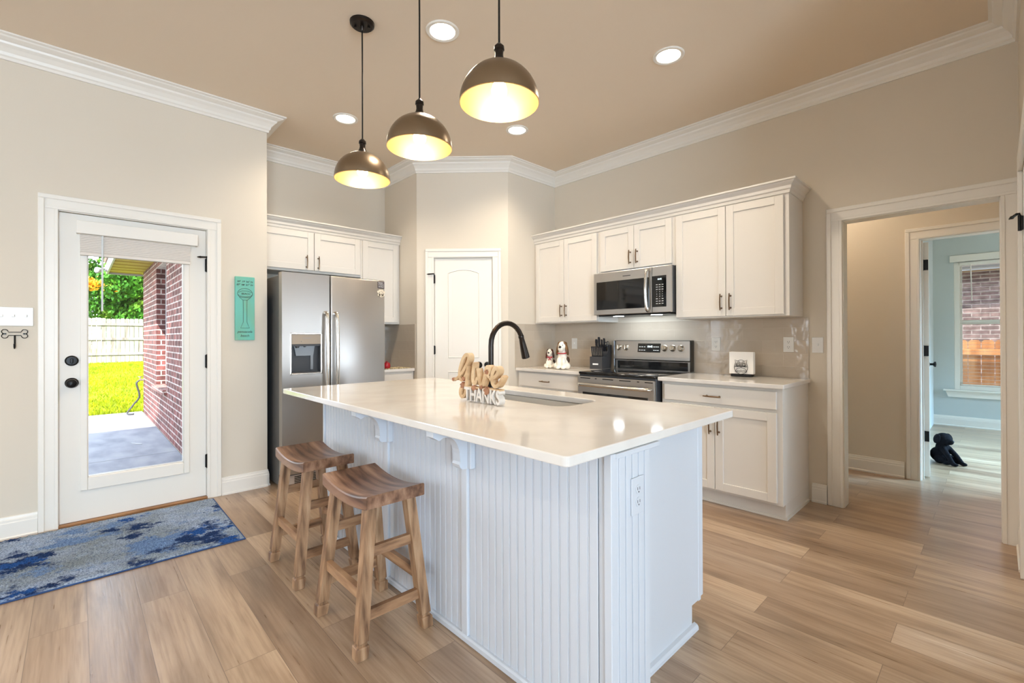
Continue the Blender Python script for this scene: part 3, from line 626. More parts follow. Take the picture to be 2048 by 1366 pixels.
def top_slab(name, label, x0, x1, y0, y1, z0, z1, r, hole=None, bev=.004, cat='countertop'):
    bm = bmesh.new()
    loops = [rrect(x0, x1, y0, y1, r)]+([hole] if hole else []); es = []
    for lp in loops:
        vs = [bm.verts.new((a, c, z0)) for a, c in lp]
        for i in range(len(vs)): es.append(bm.edges.new((vs[i], vs[(i+1) % len(vs)])))
    bmesh.ops.triangle_fill(bm, use_beauty=True, edges=es, use_dissolve=False)
    if hole:
        hv = set(bm.verts[:][len(loops[0]):]); bmesh.ops.delete(bm, geom=[f_ for f_ in bm.faces if all(q in hv for q in f_.verts)], context='FACES_ONLY')
    fs = list(bm.faces)
    rr = bmesh.ops.extrude_face_region(bm, geom=fs); nv = [g for g in rr['geom'] if isinstance(g, bmesh.types.BMVert)]
    bmesh.ops.translate(bm, verts=nv, vec=(0, 0, z1-z0))
    bmesh.ops.recalc_face_normals(bm, faces=bm.faces)
    bm.normal_update()
    be = [e for e in bm.edges if len(e.link_faces) == 2 and e.calc_face_angle(0) > 1.2 and abs(e.verts[0].co.z-e.verts[1].co.z) < 1e-5]
    bmesh.ops.bevel(bm, geom=be, offset=bev, segments=2, profile=.5, affect='EDGES')
    mb = MB(); mb.bm.free(); mb.bm = bm
    o = build(name, mb, quartz_m, None, False, ((x0+x1)/2, (y0+y1)/2, z0)); return tag(o, label, cat)
top_slab('countertop', 'white quartz countertop right of the stove, under the owl napkin holder', -1.860, -.960, 3.357, 3.990, .884, .914, .006)
top_slab('countertop', 'white quartz countertop left of the stove, under the two dog figurines', -3.488, -2.634, 3.357, 3.990, .884, .914, .003)
top_slab('countertop', 'small white quartz countertop beside the refrigerator', -4.851, -4.209, 2.112, 2.579, .884, .914, .003)

# ------------------------------------------------------------------ island
X0, X1, Y0, Y1 = -3.107, -.785, .943, 2.070
isl = thing('kitchen_island', 'white beadboard kitchen island base under the white quartz top', 'kitchen island', (-1.9, 1.55, 0))
YF = 1.150
mb = MB(); mb.box(-2.955, -.805, YF+.012, 1.36, 0, .883); mb.box(-2.93, -2.21, 1.36, 2.0, .10, .883); mb.box(-1.33, -.895, 1.36, 2.0, .10, .883); mb.box(-2.21, -1.33, 1.36, 2.0, .10, .66); mb.box(-2.21, -1.33, 1.93, 2.0, .66, .883); mb.box(-2.93, -.895, 1.36, 1.895, 0, .10)
build('island_body', mb, isl_m, isl)
def beads(mb, a0, a1, z0, z1, pitch=.0405):
    n = max(1, round((a1-a0)/pitch)); p = (a1-a0)/n
    for k in range(n):
        q = a0+k*p
        mb.box(q+.0016, q+.0064, -.0012, .012, z0, z1, .0012)
        mb.box(q+.0080, q+p, -.002, .012, z0, z1, .0008)
    mb.box(a0, a1, .0002, .012, z0, z1)
for a0, a1 in ((-2.938, -2.155), (-2.115, -1.508), (-1.468, -.836)):
    mb = MB(0, YF, 0); beads(mb, a0, a1, .03, .883); build('beadboard_panel', mb, isl_m, isl)
for a0, a1 in ((-2.955, -2.938), (-2.155, -2.115), (-1.508, -1.468)):
    mb = MB(0, YF, 0); mb.box(a0, a1, -.012, .012, .03, .883, .003); build('batten', mb, isl_m, isl)
mb = MB(0, YF, 0); mb.box(-.8365, -.806, .003, .012, .0, .883); mb.box(-.812, -.785, -.004, .03, 0, .883, .002); build('corner_trim', mb, isl_m, isl)
mb = MB(-.785, 0, 0, PI/2); mb.box(1.178, 1.358, 0, .02, 0, .872, .001)
for k in range(5): q = 1.184+k*.036; mb.box(q, q+.030, -.003, 0, 0, .868, .001)
mb.box(1.168, 1.42, -.006, .012, .868, .883, .001); build('end_panel', mb, isl_m, isl)
mb = MB(); mb.box(-.900, -.888, 1.358, 1.958, .10, .883); mb.box(-.900, -.888, 1.358, 1.878, 0, .10); mb.box(-.900, -.886, 1.94, 1.962, .095, .883, .002); build('side_panel', mb, isl_m, isl)
mb = MB(); mb.prism([(-.888, 0), (-.868, 0), (-.869, .012), (-.875, .020), (-.888, .024)], 1.358, 1.900); mb2 = mb; build('base_moulding', mb, isl_m, isl)
mb = MB(0, YF, 0); mb.box(-2.955, -.80, -.016, .012, 0, .030, .006); build('base_moulding', mb, isl_m, isl)
for xc in (-2.135, -1.480):
    mb = MB(0, YF, 0)
    mb.box(xc-.022, xc+.055, -.026, -.0, .712, .883, .003)
    cor = [(-.012, .883), (-.186, .883), (-.186, .858), (-.172, .850), (-.160, .842)]
    cor += [(-.150+.005*i, .846+.003*i) for i in range(3)]
    cor += [(-.128+.066*math.sin(PI/2*i/8), .852-.092*(1-math.cos(PI/2*i/8))-.0) for i in range(9)]
    cor += [(-.060, .745), (-.066, .735), (-.060, .722), (-.050, .714), (-.012, .712)]
    mb.prism([(a, c) for a, c in cor], xc-.012, xc+.034, 'yz'); build('corbel', mb, isl_m, isl)
for k in range(4):
    x0 = -2.92+k*.505
    mb = MB(0, 2.0, 0, PI); shaker(isl, 'door', (0, 2.0, PI), -(x0+.5), -x0, .118, .70); shaker(isl, 'drawer', (0, 2.0, PI), -(x0+.5), -x0, .73, .862, None, .05, True)
hole = rrect(-2.175, -1.365, 1.600, 1.905, .07, 7)
top_slab('island_countertop', 'large white quartz island countertop with an undermount sink cutout', X0, X1, Y0, Y1, .884, .914, .018, hole)
# sink
sk_ = thing('sink', 'undermount stainless steel sink set in the island countertop', 'sink', (-1.77, 1.75, .68))
bm = bmesh.new(); mb = MB(); mb.bm.free(); mb.bm = bm
rings = []
for ins, zz, r in ((-.012, .883, .08), (.002, .883, .07), (.006, .80, .07), (.012, .72, .07), (.035, .690, .06), (.08, .684, .05)):
    rings.append([mb.v((a, c, zz)) for a, c in rrect(-2.175+ins, -1.365-ins, 1.600+ins, 1.905-ins, r, 7)])
for A, B in zip(rings, rings[1:]): mb.bridge(A, B)
mb.f(rings[-1]); o = build('basin', mb, sink_m, sk_, SM)
mb = MB(); mb.lathe([(.045, .687), (.045, .690), (.030, .689), (0, .686)], (-1.77, 1.75, 0), n=24); build('drain', mb, steelh_m, sk_, SM)
# faucet
fa = thing('faucet', 'dark bronze gooseneck pull-down faucet on the island behind the wooden sign', 'faucet', (-1.77, 1.53, .914))
mb = MB(); mb.lathe([(.030, 0), (.030, .008), (.026, .014), (.024, .06), (.023, .12), (.024, .14), (.026, .150), (.024, .160), (.015, .166), (.014, .17)], (-1.77, 1.53, .914), n=28); build('faucet_body', mb, bronze_m, fa, SM)
pts = [(-1.77, 1.53, 1.06), (-1.77, 1.53, 1.12), (-1.77, 1.53, 1.19)]+[(-1.77, 1.642-.112*math.cos(PI*i/14), 1.195+.112*math.sin(PI*i/14)) for i in range(1, 13)]
mb = MB(); mb.tube(pts, .0135, 14); build('spout', mb, bronze_m, fa, SM)
e = Vector(pts[-1]); dr = (Vector((-1.77, 1.783, 1.115))-e).normalized()
mb = MB(); mb.lathe([(.0135, 0), (.0155, .004), (.0155, .014), (.0140, .018), (.0165, .045), (.0215, .108), (.0225, .128), (.018, .131), (0, .131)], e, dr, 24); build('spray_head', mb, bronze_m, fa, SM)
mb = MB(); mb.cyl((-1.77, 1.53, 1.01), (-1.815, 1.515, 1.012), .014, .013, 16); mb.tube([(-1.812, 1.515, 1.012), (-1.818, 1.505, 1.045), (-1.815, 1.49, 1.085)], [.008, .007, .007], 10); mb.ball((-1.815, 1.488, 1.092), .0175, n=16); build('lever', mb, bronze_m, fa, SM)

# ------------------------------------------------------------------ refrigerator
fr = thing('refrigerator', 'stainless side-by-side refrigerator with ice and water dispenser', 'refrigerator', (-4.40, 1.652, 0))
mb = MB(); mb.box(-4.84, -4.045, 1.203, 2.102, .02, 1.752, .004); build('refrigerator_body', mb, fridgeside_m, fr)
FF = (-4.035, 0, PI/2)
def fdoor(name, y0, y1, hole=None):
    mb = MB(*FF[:2], 0, FF[2])
    if hole is None: mb.box(y0, y1, -.075, 0, .118, 1.772, .012, 3)
    else:
        h0, h1, q0, q1 = hole
        mb.box(y0, y1, -.075, 0, q1, 1.772, .0); mb.box(y0, y1, -.075, 0, .118, q0); mb.box(y0, h0, -.075, 0, q0, q1); mb.box(h1, y1, -.075, 0, q0, q1)
        bmesh.ops.remove_doubles(mb.bm, verts=mb.bm.verts, dist=1e-5)
    return build(name, mb, steel_m, fr, SM)
DH = (1.268, 1.516, .937, 1.270)
dl = fdoor('freezer_door', 1.200, 1.584, DH); dr_ = fdoor('fridge_door', 1.594, 2.106)
for d, yy, in ((dl, 1.548), (dr_, 1.632)):
    mb = MB(*FF[:2], 0, FF[2])
    P = spline([(yy, -.078, 1.452), (yy, -.112, 1.438), (yy, -.124, 1.36), (yy, -.135, 1.10), (yy, -.126, .84), (yy, -.122, .72), (yy, -.108, .655), (yy, -.078, .64)], 5)
    mb.tube(P, .0155, 10, False, .8); build('handle', mb, steelh_m, d, SM)
mb = MB(*FF[:2], 0, FF[2])
for q in ((1.262, 1.522, 1.264, 1.276), (1.262, 1.522, .931, .943), (1.262, 1.274, .931, 1.276), (1.510, 1.522, .931, 1.276)): mb.box(q[0], q[1], -.079, -.060, q[2], q[3], .003)
dp = build('dispenser', mb, steelh_m, dl)
mb = MB(*FF[:2], 0, FF[2]); mb.box(1.274, 1.510, -.074, -.05, 1.182, 1.264, .002); build('control_panel', mb, M_('dispenser_panel', lin(164, 150, 134), .5, .5), dp)
mb = MB(*FF[:2], 0, FF[2]); mb.box(1.274, 1.510, -.014, -.010, .943, 1.182); mb.box(1.274, 1.278, -.07, -.01, .943, 1.182); mb.box(1.506, 1.510, -.07, -.01, .943, 1.182); mb.box(1.274, 1.51, -.07, -.01, 1.166, 1.182); mb.box(1.274, 1.51, -.072, -.01, .943, .952); build('recess', mb, darkgrey_m, dp)
mb = MB(*FF[:2], 0, FF[2]); mb.prism([(1.305, 1.170), (1.475, 1.170), (1.460, 1.085), (1.322, 1.085)], -.034, -.016); mb.box(1.44, 1.465, -.03, -.014, .965, 1.09, .003); mb.cyl((1.33, -.04, 1.168), (1.33, -.04, 1.150), .016, .012, 14); mb.cyl((1.39, -.04, 1.168), (1.39, -.04, 1.156), .010, .008, 14); build('paddle', mb, M_('smoked_plastic', lin(92, 92, 92), .2), dp)
mb = MB(*FF[:2], 0, FF[2]); mb.box(1.36, 1.43, -.0755, -.073, 1.230, 1.236); mb.ball((1.352, -.074, 1.205), .004, n=8); build('panel_print', mb, greyprint_m, dp)
mb = MB(*FF[:2], 0, FF[2]); mb.box(1.21, 2.10, -.055, -.0, .022, .108, .003); gr_ = build('base_grille', mb, M_('grille_grey', lin(170, 160, 152), .5), fr)
mb = MB(*FF[:2], 0, FF[2])
for k in range(5): mb.box(1.30, 2.02, -.0565, -.05, .035+k*.013, .042+k*.013)
build('louvres', mb, black_m, gr_)
for q in (1.21, 2.01):
    mb = MB(*FF[:2], 0, FF[2]); mb.box(q, q+.09, -.03, .06, 1.753, 1.775, .003); build('hinge_cover', mb, darkgrey_m, fr)
MAG = 'magnets on the refrigerator door'
def magnet_square():
    t = thing('fridge_magnet', 'square dark magnet with white lettering at the refrigerator door corner', 'magnet', (-3.958, 2.066, 1.727), MAG)
    mb = MB(-3.9598, 0, 0, PI/2); mb.box(2.033, 2.100, -.004, 0, 1.694, 1.760, .001); build('plate', mb, M_('slate_magnet', lin(92, 84, 84), .6), t)
    mb = MB(-3.9598, 0, 0, PI/2)
    for txt, x, z, s_ in (('home', 2.060, 1.745, .018), ('is where', 2.066, 1.728, .015), ('the dog is', 2.066, 1.711, .013)): text_mb(mb, txt, s_, .001, T(x, -.0048, z) @ TXT)
    build('lettering', mb, led_m, t)
magnet_square()
t = thing('fridge_magnet', 'cream paw print magnet below the square one on the refrigerator', 'magnet', (-3.958, 2.066, 1.647), MAG)
mb = MB(-3.9598, 0, 0, PI/2)
for a, c, r in ((2.066, 1.636, .024), (2.040, 1.660, .013), (2.056, 1.673, .013), (2.076, 1.673, .013), (2.092, 1.660, .013), (2.045, 1.633, .012), (2.087, 1.633, .012)): mb.cyl((a, 0, c), (a, -.004, c), r, n=16)
build('paw', mb, M_('cream_magnet', lin(228, 214, 190), .5), t)
mb = MB(-3.9598, 0, 0, PI/2)
for a, c, r in ((2.066, 1.640, .006), (2.048, 1.653, .004), (2.083, 1.653, .004)): mb.cyl((a, -.004, c), (a, -.005, c), r, n=12)
text_mb(mb, 'woof', .014, .001, T(2.066, -.0048, 1.625) @ TXT); build('print', mb, ink_m, t)

# red thing and mat on the small counter
t = thing('red_canister', 'small round red pot on the patterned mat beside the refrigerator', 'canister', (-4.32, 2.315, .9202))
mb = MB(); mb.lathe([(0, 0), (.030, 0), (.036, .008), (.038, .03), (.034, .048), (.030, .052)], (-4.32, 2.315, .9202), n=24); build('pot', mb, red_m, t, SM)
mb = MB(); mb.lathe([(.032, .052), (.028, .058), (.008, .062), (.009, .070), (0, .073)], (-4.32, 2.315, .9202), n=20); build('lid', mb, red_m, t, SM)
mb = MB(-4.35, 2.41, .914, .08); mb.box(-.11, .11, -.135, .135, 0, .006, .002)
tag(build('counter_mat', mb, add_noise(M_('woven_mat', lin(206, 190, 150), .85), (60, 60, 60), .3, 3, [(.4, lin(120, 104, 76)), (.6, lin(222, 206, 166))]), None, False, (-4.35, 2.41, .914)), 'pale patterned counter mat under the small red pot', 'mat')

# ------------------------------------------------------------------ range
rg = thing('range', 'stainless electric range with black glass cooktop and five knobs', 'stove', (-2.247, 3.66, 0))
mb = MB(); mb.box(-2.630, -1.864, 3.345, 3.985, .03, .898, .002); build('range_body', mb, darkgrey_m, rg)
mb = MB(); mb.box(-2.628, -1.866, 3.325, 3.93, .898, .921, .008, 3); ct = build('cooktop', mb, blackglass_m, rg, SM)
for (cx, cy, r) in ((-2.44, 3.48, .095), (-2.06, 3.48, .115), (-2.44, 3.77, .075), (-2.06, 3.77, .095), (-2.25, 3.80, .06)):
    mb = MB(); n_ = 40
    for rr in (r, r*.6): 
        A = mb.ring((cx, cy, .9215), (0, 0, 1), rr, n_); B = mb.ring((cx, cy, .9215), (0, 0, 1), rr-.003, n_); mb.bridge(A, B)
    build('burner_ring', mb, M_('burner_grey', lin(92, 92, 94), .3), ct)
bg_ = MB(); bg_.prism([(3.985, .921), (3.938, .921), (3.935, 1.005), (3.915, 1.018), (3.915, 1.045), (3.938, 1.192), (3.948, 1.200), (3.985, 1.200)], -2.640, -1.858, 'yz'); bgo = build('backguard', bg_, steel_m, rg)
mb = MB(); mb.box(-2.612, -1.885, 3.930, 3.939, .924, 1.000, .001); mb.box(-1.8578, -1.852, 3.916, 3.985, .921, 1.198, .002); mb.box(-2.646, -2.640, 3.916, 3.985, .921, 1.198, .002); build('glass_band', mb, blackglass_m, bgo)
def bgm(x, z): # point on the slanted backguard face
    tt = (z-1.045)/(1.192-1.045); return (x, 3.915+.023*tt, z)
nrm = Vector((0, -.147, .023)).normalized(); RX = Matrix.Rotation(math.atan2(.023, .147), 4, 'X')
for kx in (-2.590, -2.510, -2.102, -2.022, -1.944):
    mb = MB(); p = Vector(bgm(kx, 1.128)); mb.lathe([(.030, .0), (.030, .004), (.026, .006), (.024, .026), (.021, .030), (0, .031)], p, nrm, 24); kn = build('knob', mb, nickel_m, bgo, SM)
    mb = MB(); mb.at(M=Matrix.Translation(p+nrm*.031) @ Matrix.Rotation(-math.atan2(.023, .147), 4, 'X')); mb.box(-.006, .006, -.007, .002, -.022, .022, .002); build('grip', mb, nickel_m, kn)
pm = Matrix.Translation(Vector(bgm(-2.262, 1.128))) @ Matrix.Rotation(-math.atan2(.023, .147), 4, 'X')
mb = MB(); mb.at(M=pm); mb.box(-.118, .118, -.003, .002, -.042, .042, .001); dsp = build('display', mb, blackglass_m, bgo)
mb = MB(); mb.at(M=pm); text_mb(mb, '10:42', .026, .0006, T(.01, -.0036, .012) @ TXT); build('digits', mb, disp_m, dsp)
for r_, zz in enumerate((.010, -.022)):
    for xx in (-.095, -.07, -.045, .055, .075, .095): mb = MB(); mb.at(M=pm); mb.box(xx-.008, xx+.008, -.0036, -.003, zz-.003, zz+.003); build('button', mb, led_m, dsp)
mb = MB(); mb.box(-2.628, -1.866, 3.318, 3.345, .275, .880, .004, 2); od = build('oven_door', mb, steel_m, rg)
mb = MB(); mb.box(-2.575, -1.920, 3.315, 3.319, .36, .742, .002); build('oven_window', mb, blackglass_m, od)
mb = MB(); P = spline([(-2.598, 3.316, .812), (-2.590, 3.280, .812), (-2.52, 3.268, .812), (-2.247, 3.262, .812), (-1.97, 3.268, .812), (-1.902, 3.280, .812), (-1.894, 3.316, .812)], 5); mb.tube(P, .0165, 12, False, .8); build('handle', mb, steelh_m, od, SM)
for x0_, x1_ in ((-2.60, -2.49), (-2.44, -2.42), (-2.36, -2.25), (-2.19, -2.08), (-2.02, -2.0), (-1.95, -1.88)):
    mb = MB(); mb.box(x0_, x1_, 3.3165, 3.3195, .862, .869); build('vent_slot', mb, black_m, od)
mb = MB(); mb.box(-2.628, -1.866, 3.320, 3.345, .07, .268, .004, 2); build('storage_drawer', mb, steel_m, rg)
for xx in (-2.6, -1.9):
    for yy in (3.38, 3.92): mb = MB(); mb.cyl((xx, yy, 0), (xx, yy, .03), .018, n=12); build('foot', mb, black_m, rg)

# ------------------------------------------------------------------ microwave
mw = thing('microwave', 'stainless over-the-range microwave hung under the short cabinet', 'microwave', (-2.252, 3.80, 1.437))
MX0, MX1, MZ0, MZ1, MY = -2.645, -1.858, 1.440, 1.834, 3.612
mb = MB(); mb.box(MX0, MX1, MY, 3.99, MZ0, MZ1, .003); build('microwave_body', mb, darkgrey_m, mw)
mb = MB(); mb.box(MX0, -2.037, MY-.026, MY-.001, MZ0, MZ1, .004, 2); md = build('door', mb, steel_m, mw)
mb = MB(); mb.box(-2.612, -2.062, MY-.0285, MY-.025, 1.487, 1.748, .001); build('door_window', mb, blackglass_m, md)
mb = MB(); P = spline([(-2.068, MY-.026, 1.812), (-2.068, MY-.050, 1.806), (-2.070, MY-.062, 1.76), (-2.072, MY-.070, 1.64), (-2.070, MY-.062, 1.51), (-2.068, MY-.050, 1.465), (-2.068, MY-.026, 1.458)], 5); mb.tube(P, .0135, 10, False, 1.1); build('handle', mb, steelh_m, md, SM)
mb = MB(); mb.box(-2.325, -2.245, MY-.0268, MY-.025, 1.780, 1.787); build('badge', mb, darkgrey_m, md)
mb = MB(); mb.box(-2.033, MX1, MY-.026, MY-.001, MZ0, MZ1, .004, 2); cp = build('control_panel', mb, steel_m, mw)
mb = MB(); mb.box(-2.033, -1.902, MY-.0285, MY-.025, 1.487, 1.752, .001); kp = build('keypad', mb, blackglass_m, cp)
mb = MB(0, MY-.0285, 0); text_mb(mb, '10:42', .018, .0006, T(-1.962, -.0006, 1.722) @ TXT); build('digits', mb, disp_m, kp)
for r_ in range(9):
    for c_ in range(3):
        mb = MB(0, MY-.0285, 0); xx = -1.987+c_*.026; zz = 1.676-r_*.020
        if r_ in (3, 4, 5, 6) and (r_ < 6 or c_ == 1): text_mb(mb, str((r_-3)*3+c_+1) if r_ < 6 else '0', .012, .0005, T(xx, -.0005, zz) @ TXT)
        else: mb.box(xx-.008, xx+.008, -.0008, 0, zz-.002, zz+.002)
        build('button', mb, led_m, kp)
mb = MB(); mb.box(MX0+.03, MX1-.03, MY+.01, 3.97, MZ0-.012, MZ0); uv = build('vent_base', mb, black_m, mw)
for xx in (-2.44, -2.05):
    mb = MB(); mb.box(xx-.045, xx+.045, MY+.06, MY+.10, MZ0-.015, MZ0-.012); build('cooktop_lamp', mb, hood_m, uv)
lamp('cooktop_light', 'AREA', 2.2, (.80, .91, 1.0), (-2.25, 3.82, 1.42), (0, .35, -1), shape='RECTANGLE', size=.5, size_y=.12)

# ------------------------------------------------------------------ lamps
PG = 'dome pendants above the island'
def pendant(x, y, label):
    t = thing('pendant_light', label, 'pendant light', (x, y, 2.16), PG)
    mb = MB(); mb.lathe([(0, H-.022), (.058, H-.022), (.068, H-.014), (.070, H), (0, H)], (x, y, 0), n=32)
    for a in (0.9, 0.9+PI): mb.cyl((x+.038*math.cos(a), y+.038*math.sin(a), H-.022), (x+.038*math.cos(a), y+.038*math.sin(a), H-.030), .007, n=10)
    mb.lathe([(.012, H-.022), (.010, H-.040), (.004, H-.05)], (x, y, 0), n=14); build('canopy', mb, bronze_m, t, SM)
    mb = MB(); mb.tube([(x, y, H-.04), (x+.002, y, 2.8), (x-.001, y+.001, 2.55), (x, y, 2.37)], .0042, 8); build('cord', mb, black_m, t, SM)
    mb = MB(); mb.lathe([(.006, 2.400), (.014, 2.392), (.020, 2.385), (.021, 2.372), (.017, 2.368), (.016, 2.350), (.019, 2.338), (.028, 2.318), (.0, 2.31)], (x, y, 0), n=24); build('socket_cap', mb, bronze_m, t, SM)
    R = .158; mb = MB(); pr = []
    for i in range(0, 15): a = PI/2*(1-i/14); pr.append((max(R*math.cos(a), .018), 2.160+R*1.0*math.sin(a)))
    mb.lathe(pr, (x, y, 0), n=48); sh = build('shade', mb, bronzeshade_m, t, SM)
    mb = MB(); pr2 = [(r-.0025 if r > .03 else r, z-.003) for r, z in pr]; mb.lathe(pr2+[(R, 2.159)], (x, y, 0), n=48); build('shade_lining', mb, lining_m, sh, SM)
    mb = MB(); mb.lathe([(0, 2.178), (.018, 2.181), (.029, 2.195), (.031, 2.212), (.026, 2.232), (.015, 2.252), (.013, 2.27)], (x, y, 0), n=20); build('bulb', mb, bulb_m, t, SM)
    mb = MB(); mb.cyl((x, y, 2.268), (x, y, 2.312), .018, n=16); build('bulb_holder', mb, plate_m, t, SM)
bronzeshade_m = add_noise(M_('bronze_shade', lin(140, 124, 104), .33, 1), (200, 200, 200), .01)
lining_m = M_('gold_lining', lin(244, 208, 150), .48, 1)
pendant(-2.553, 1.217, 'leftmost dome pendant, its round ceiling canopy in view')
pendant(-1.935, 1.217, 'middle bronze dome pendant above the island')
pendant(-1.352, 1.217, 'rightmost and largest-looking bronze dome pendant above the island')
RG = 'recessed ceiling lights'
for x, y, lb in ((-2.29, 1.602, 'lit recessed ceiling light between the middle and right pendant cords'), (-1.475, 2.825, 'lit recessed ceiling light at right, far from the pendants'),
                 (-3.765, 1.645, 'lit recessed ceiling light left of the leftmost pendant cord'), (-2.933, 2.851, 'lit recessed ceiling light just below the rightmost pendant dome, nearest the pantry')):
    t = thing('recessed_light', lb, 'ceiling light', (x, y, H-.01), RG)
    mb = MB(); mb.lathe([(.100, H), (.100, H-.004), (.094, H-.008), (.076, H-.006), (.074, H-.001), (.074, H)], (x, y, 0), n=36); build('trim_ring', mb, trim_m, t, SM)
    mb = MB(); mb.lathe([(0, H-.003), (.074, H-.003), (.074, H-.001), (0, H-.001)], (x, y, 0), n=32); build('lens', mb, lens_m, t)
    lamp('downlight', 'SPOT', 80, WARM, (x, y, H-.02), (0, 0, -1), spot_size=math.radians(140), spot_blend=.8, shadow_soft_size=.07)
for x, y in ((-.6, -1.2), (-2.6, -1.2), (1.8, .2)):
    t = thing('recessed_light', 'lit recessed ceiling light of the living area', 'ceiling light', (x, y, H-.01), RG+' of the living area')
    mb = MB(); mb.lathe([(.100, H), (.094, H-.008), (.074, H-.001)], (x, y, 0), n=36); build('trim_ring', mb, trim_m, t, SM)
    mb = MB(); mb.lathe([(0, H-.003), (.074, H-.003), (.074, H-.001), (0, H-.001)], (x, y, 0), n=32); build('lens', mb, lens_m, t)
    lamp('downlight', 'SPOT', 48, WARM, (x, y, H-.02), (0, 0, -1), spot_size=math.radians(140), spot_blend=.8, shadow_soft_size=.07)
lamp('hall_fill', 'POINT', 15, WARM, (-1.2, 4.65, 2.6), None, shadow_soft_size=.1)  # unseen bare point lamp added to light the hall, no fixture modelled

# ------------------------------------------------------------------ bar stools
SG = 'saddle bar stools at the island'
def stool(cx, cy, label):
    t = thing('bar_stool', label, 'stool', (cx, cy, 0), SG)
    mb = MB(cx, cy, 0); n_ = 16; hx, hy = .217, .131; rings = []
    for i in range(n_+1):
        x = -hx+2*hx*i/n_; k = (x/hx)**2; zt = .590+.030*k; zb_ = .546+.022*k; e_ = .003
        sec = [(-hy, zb_+e_), (-hy+e_, zb_), (hy-e_, zb_), (hy, zb_+e_), (hy, zt-.005), (hy-.005, zt), (-hy+.005, zt), (-hy, zt-.005)]
        if i in (0, n_): sec = [(a*.992, zb_+(c-zb_)*.97+.001) for a, c in sec]
        rings.append([mb.v((x, a, c)) for a, c in sec])
    for A, B in zip(rings, rings[1:]): mb.bridge(A, B)
    mb.f(rings[0][::-1]); mb.f(rings[-1]); build('seat', mb, seat_m, t, SM)
    tops = {}
    for sx in (-1, 1):
        for sy in (-1, 1):
            def c_(z, sx=sx, sy=sy): q = z/.56; return Vector((sx*(.197+(.158-.197)*q), sy*(.148+(.088-.148)*q), z))
            tops[sx, sy] = c_
            mb = MB(cx, cy, 0)
            def sec(z, h): p = c_(z); return [mb.v((p.x+a*h, p.y+b_*h, z)) for a, b_ in ((-1, -1), (1, -1), (1, 1), (-1, 1))]
            prev = None
            for z, h in ((0, .0205), (.003, .0225), (.046, .0245), (.049, .0230), (.0515, .0175), (.060, .0175), (.064, .0215), (.30, .0210), (.563, .0215)):
                s_ = sec(z, h)
                if prev: mb.bridge(prev, s_)
                else: mb.f(s_[::-1])
                prev = s_
            mb.f(prev); build('leg', mb, leg_m, t)
    def rung(a, b_, z, w, h):
        p, q = tops[a](z), tops[b_](z); d = (q-p).normalized(); nn = Vector((-d.y, d.x, 0))*w/2; mb = MB(cx, cy, 0); p = p+d*.012; q = q-d*.012
        A = [mb.v(p+nn*s1+Vector((0, 0, h/2*s2))) for s1, s2 in ((-1, -1), (1, -1), (1, 1), (-1, 1))]; B = [mb.v(q+nn*s1+Vector((0, 0, h/2*s2))) for s1, s2 in ((-1, -1), (1, -1), (1, 1), (-1, 1))]
        mb.bridge(A, B); mb.f(A[::-1]); mb.f(B); build('stretcher', mb, rung_m, t)
    for sx in (-1, 1):
        rung((sx, -1), (sx, 1), .385, .022, .040); rung((sx, -1), (sx, 1), .150, .022, .040)
    for sy in (-1, 1): rung((-1, sy), (1, sy), .225, .022, .042)
    return t
st = stool(-1.885, .937, 'saddle-seat wooden bar stool in front, nearest the middle of the island')
copy_tree(st, (-2.570, .940, 0), 'saddle-seat wooden bar stool behind, nearer the refrigerator')

# ------------------------------------------------------------------ rug
mb = MB(-3.665, -.02, 0, -.008); nx, ny = 150, 240; hx, hy = .480, .775; gv = []
rnd = random.Random(3)
for j in range(ny+1):
    row = []
    for i in range(nx+1):
        edge = min(i, nx-i, j, ny-j); h = .013+rnd.uniform(-.004, .004) if edge > 1 else .009
        row.append(mb.v((-hx+2*hx*i/nx+rnd.uniform(-.001, .001), -hy+2*hy*j/ny+rnd.uniform(-.001, .001), h if edge else .0015)))
    gv.append(row)
for j in range(ny):
    for i in range(nx): mb.f([gv[j][i], gv[j][i+1], gv[j+1][i+1], gv[j+1][i]])
rg_ = thing('rug', 'blue abstract shag runner rug in front of the patio door', 'rug', (-3.665, -.02, 0)); build('pile', mb, rug_m, rg_, True)
mb = MB(-3.665, -.02, 0, -.008); mb.box(-hx-.003, hx+.003, -hy-.003, hy+.003, .0005, .007, .002); build('border', mb, M_('navy_binding', lin(44, 74, 122), .9), rg_)

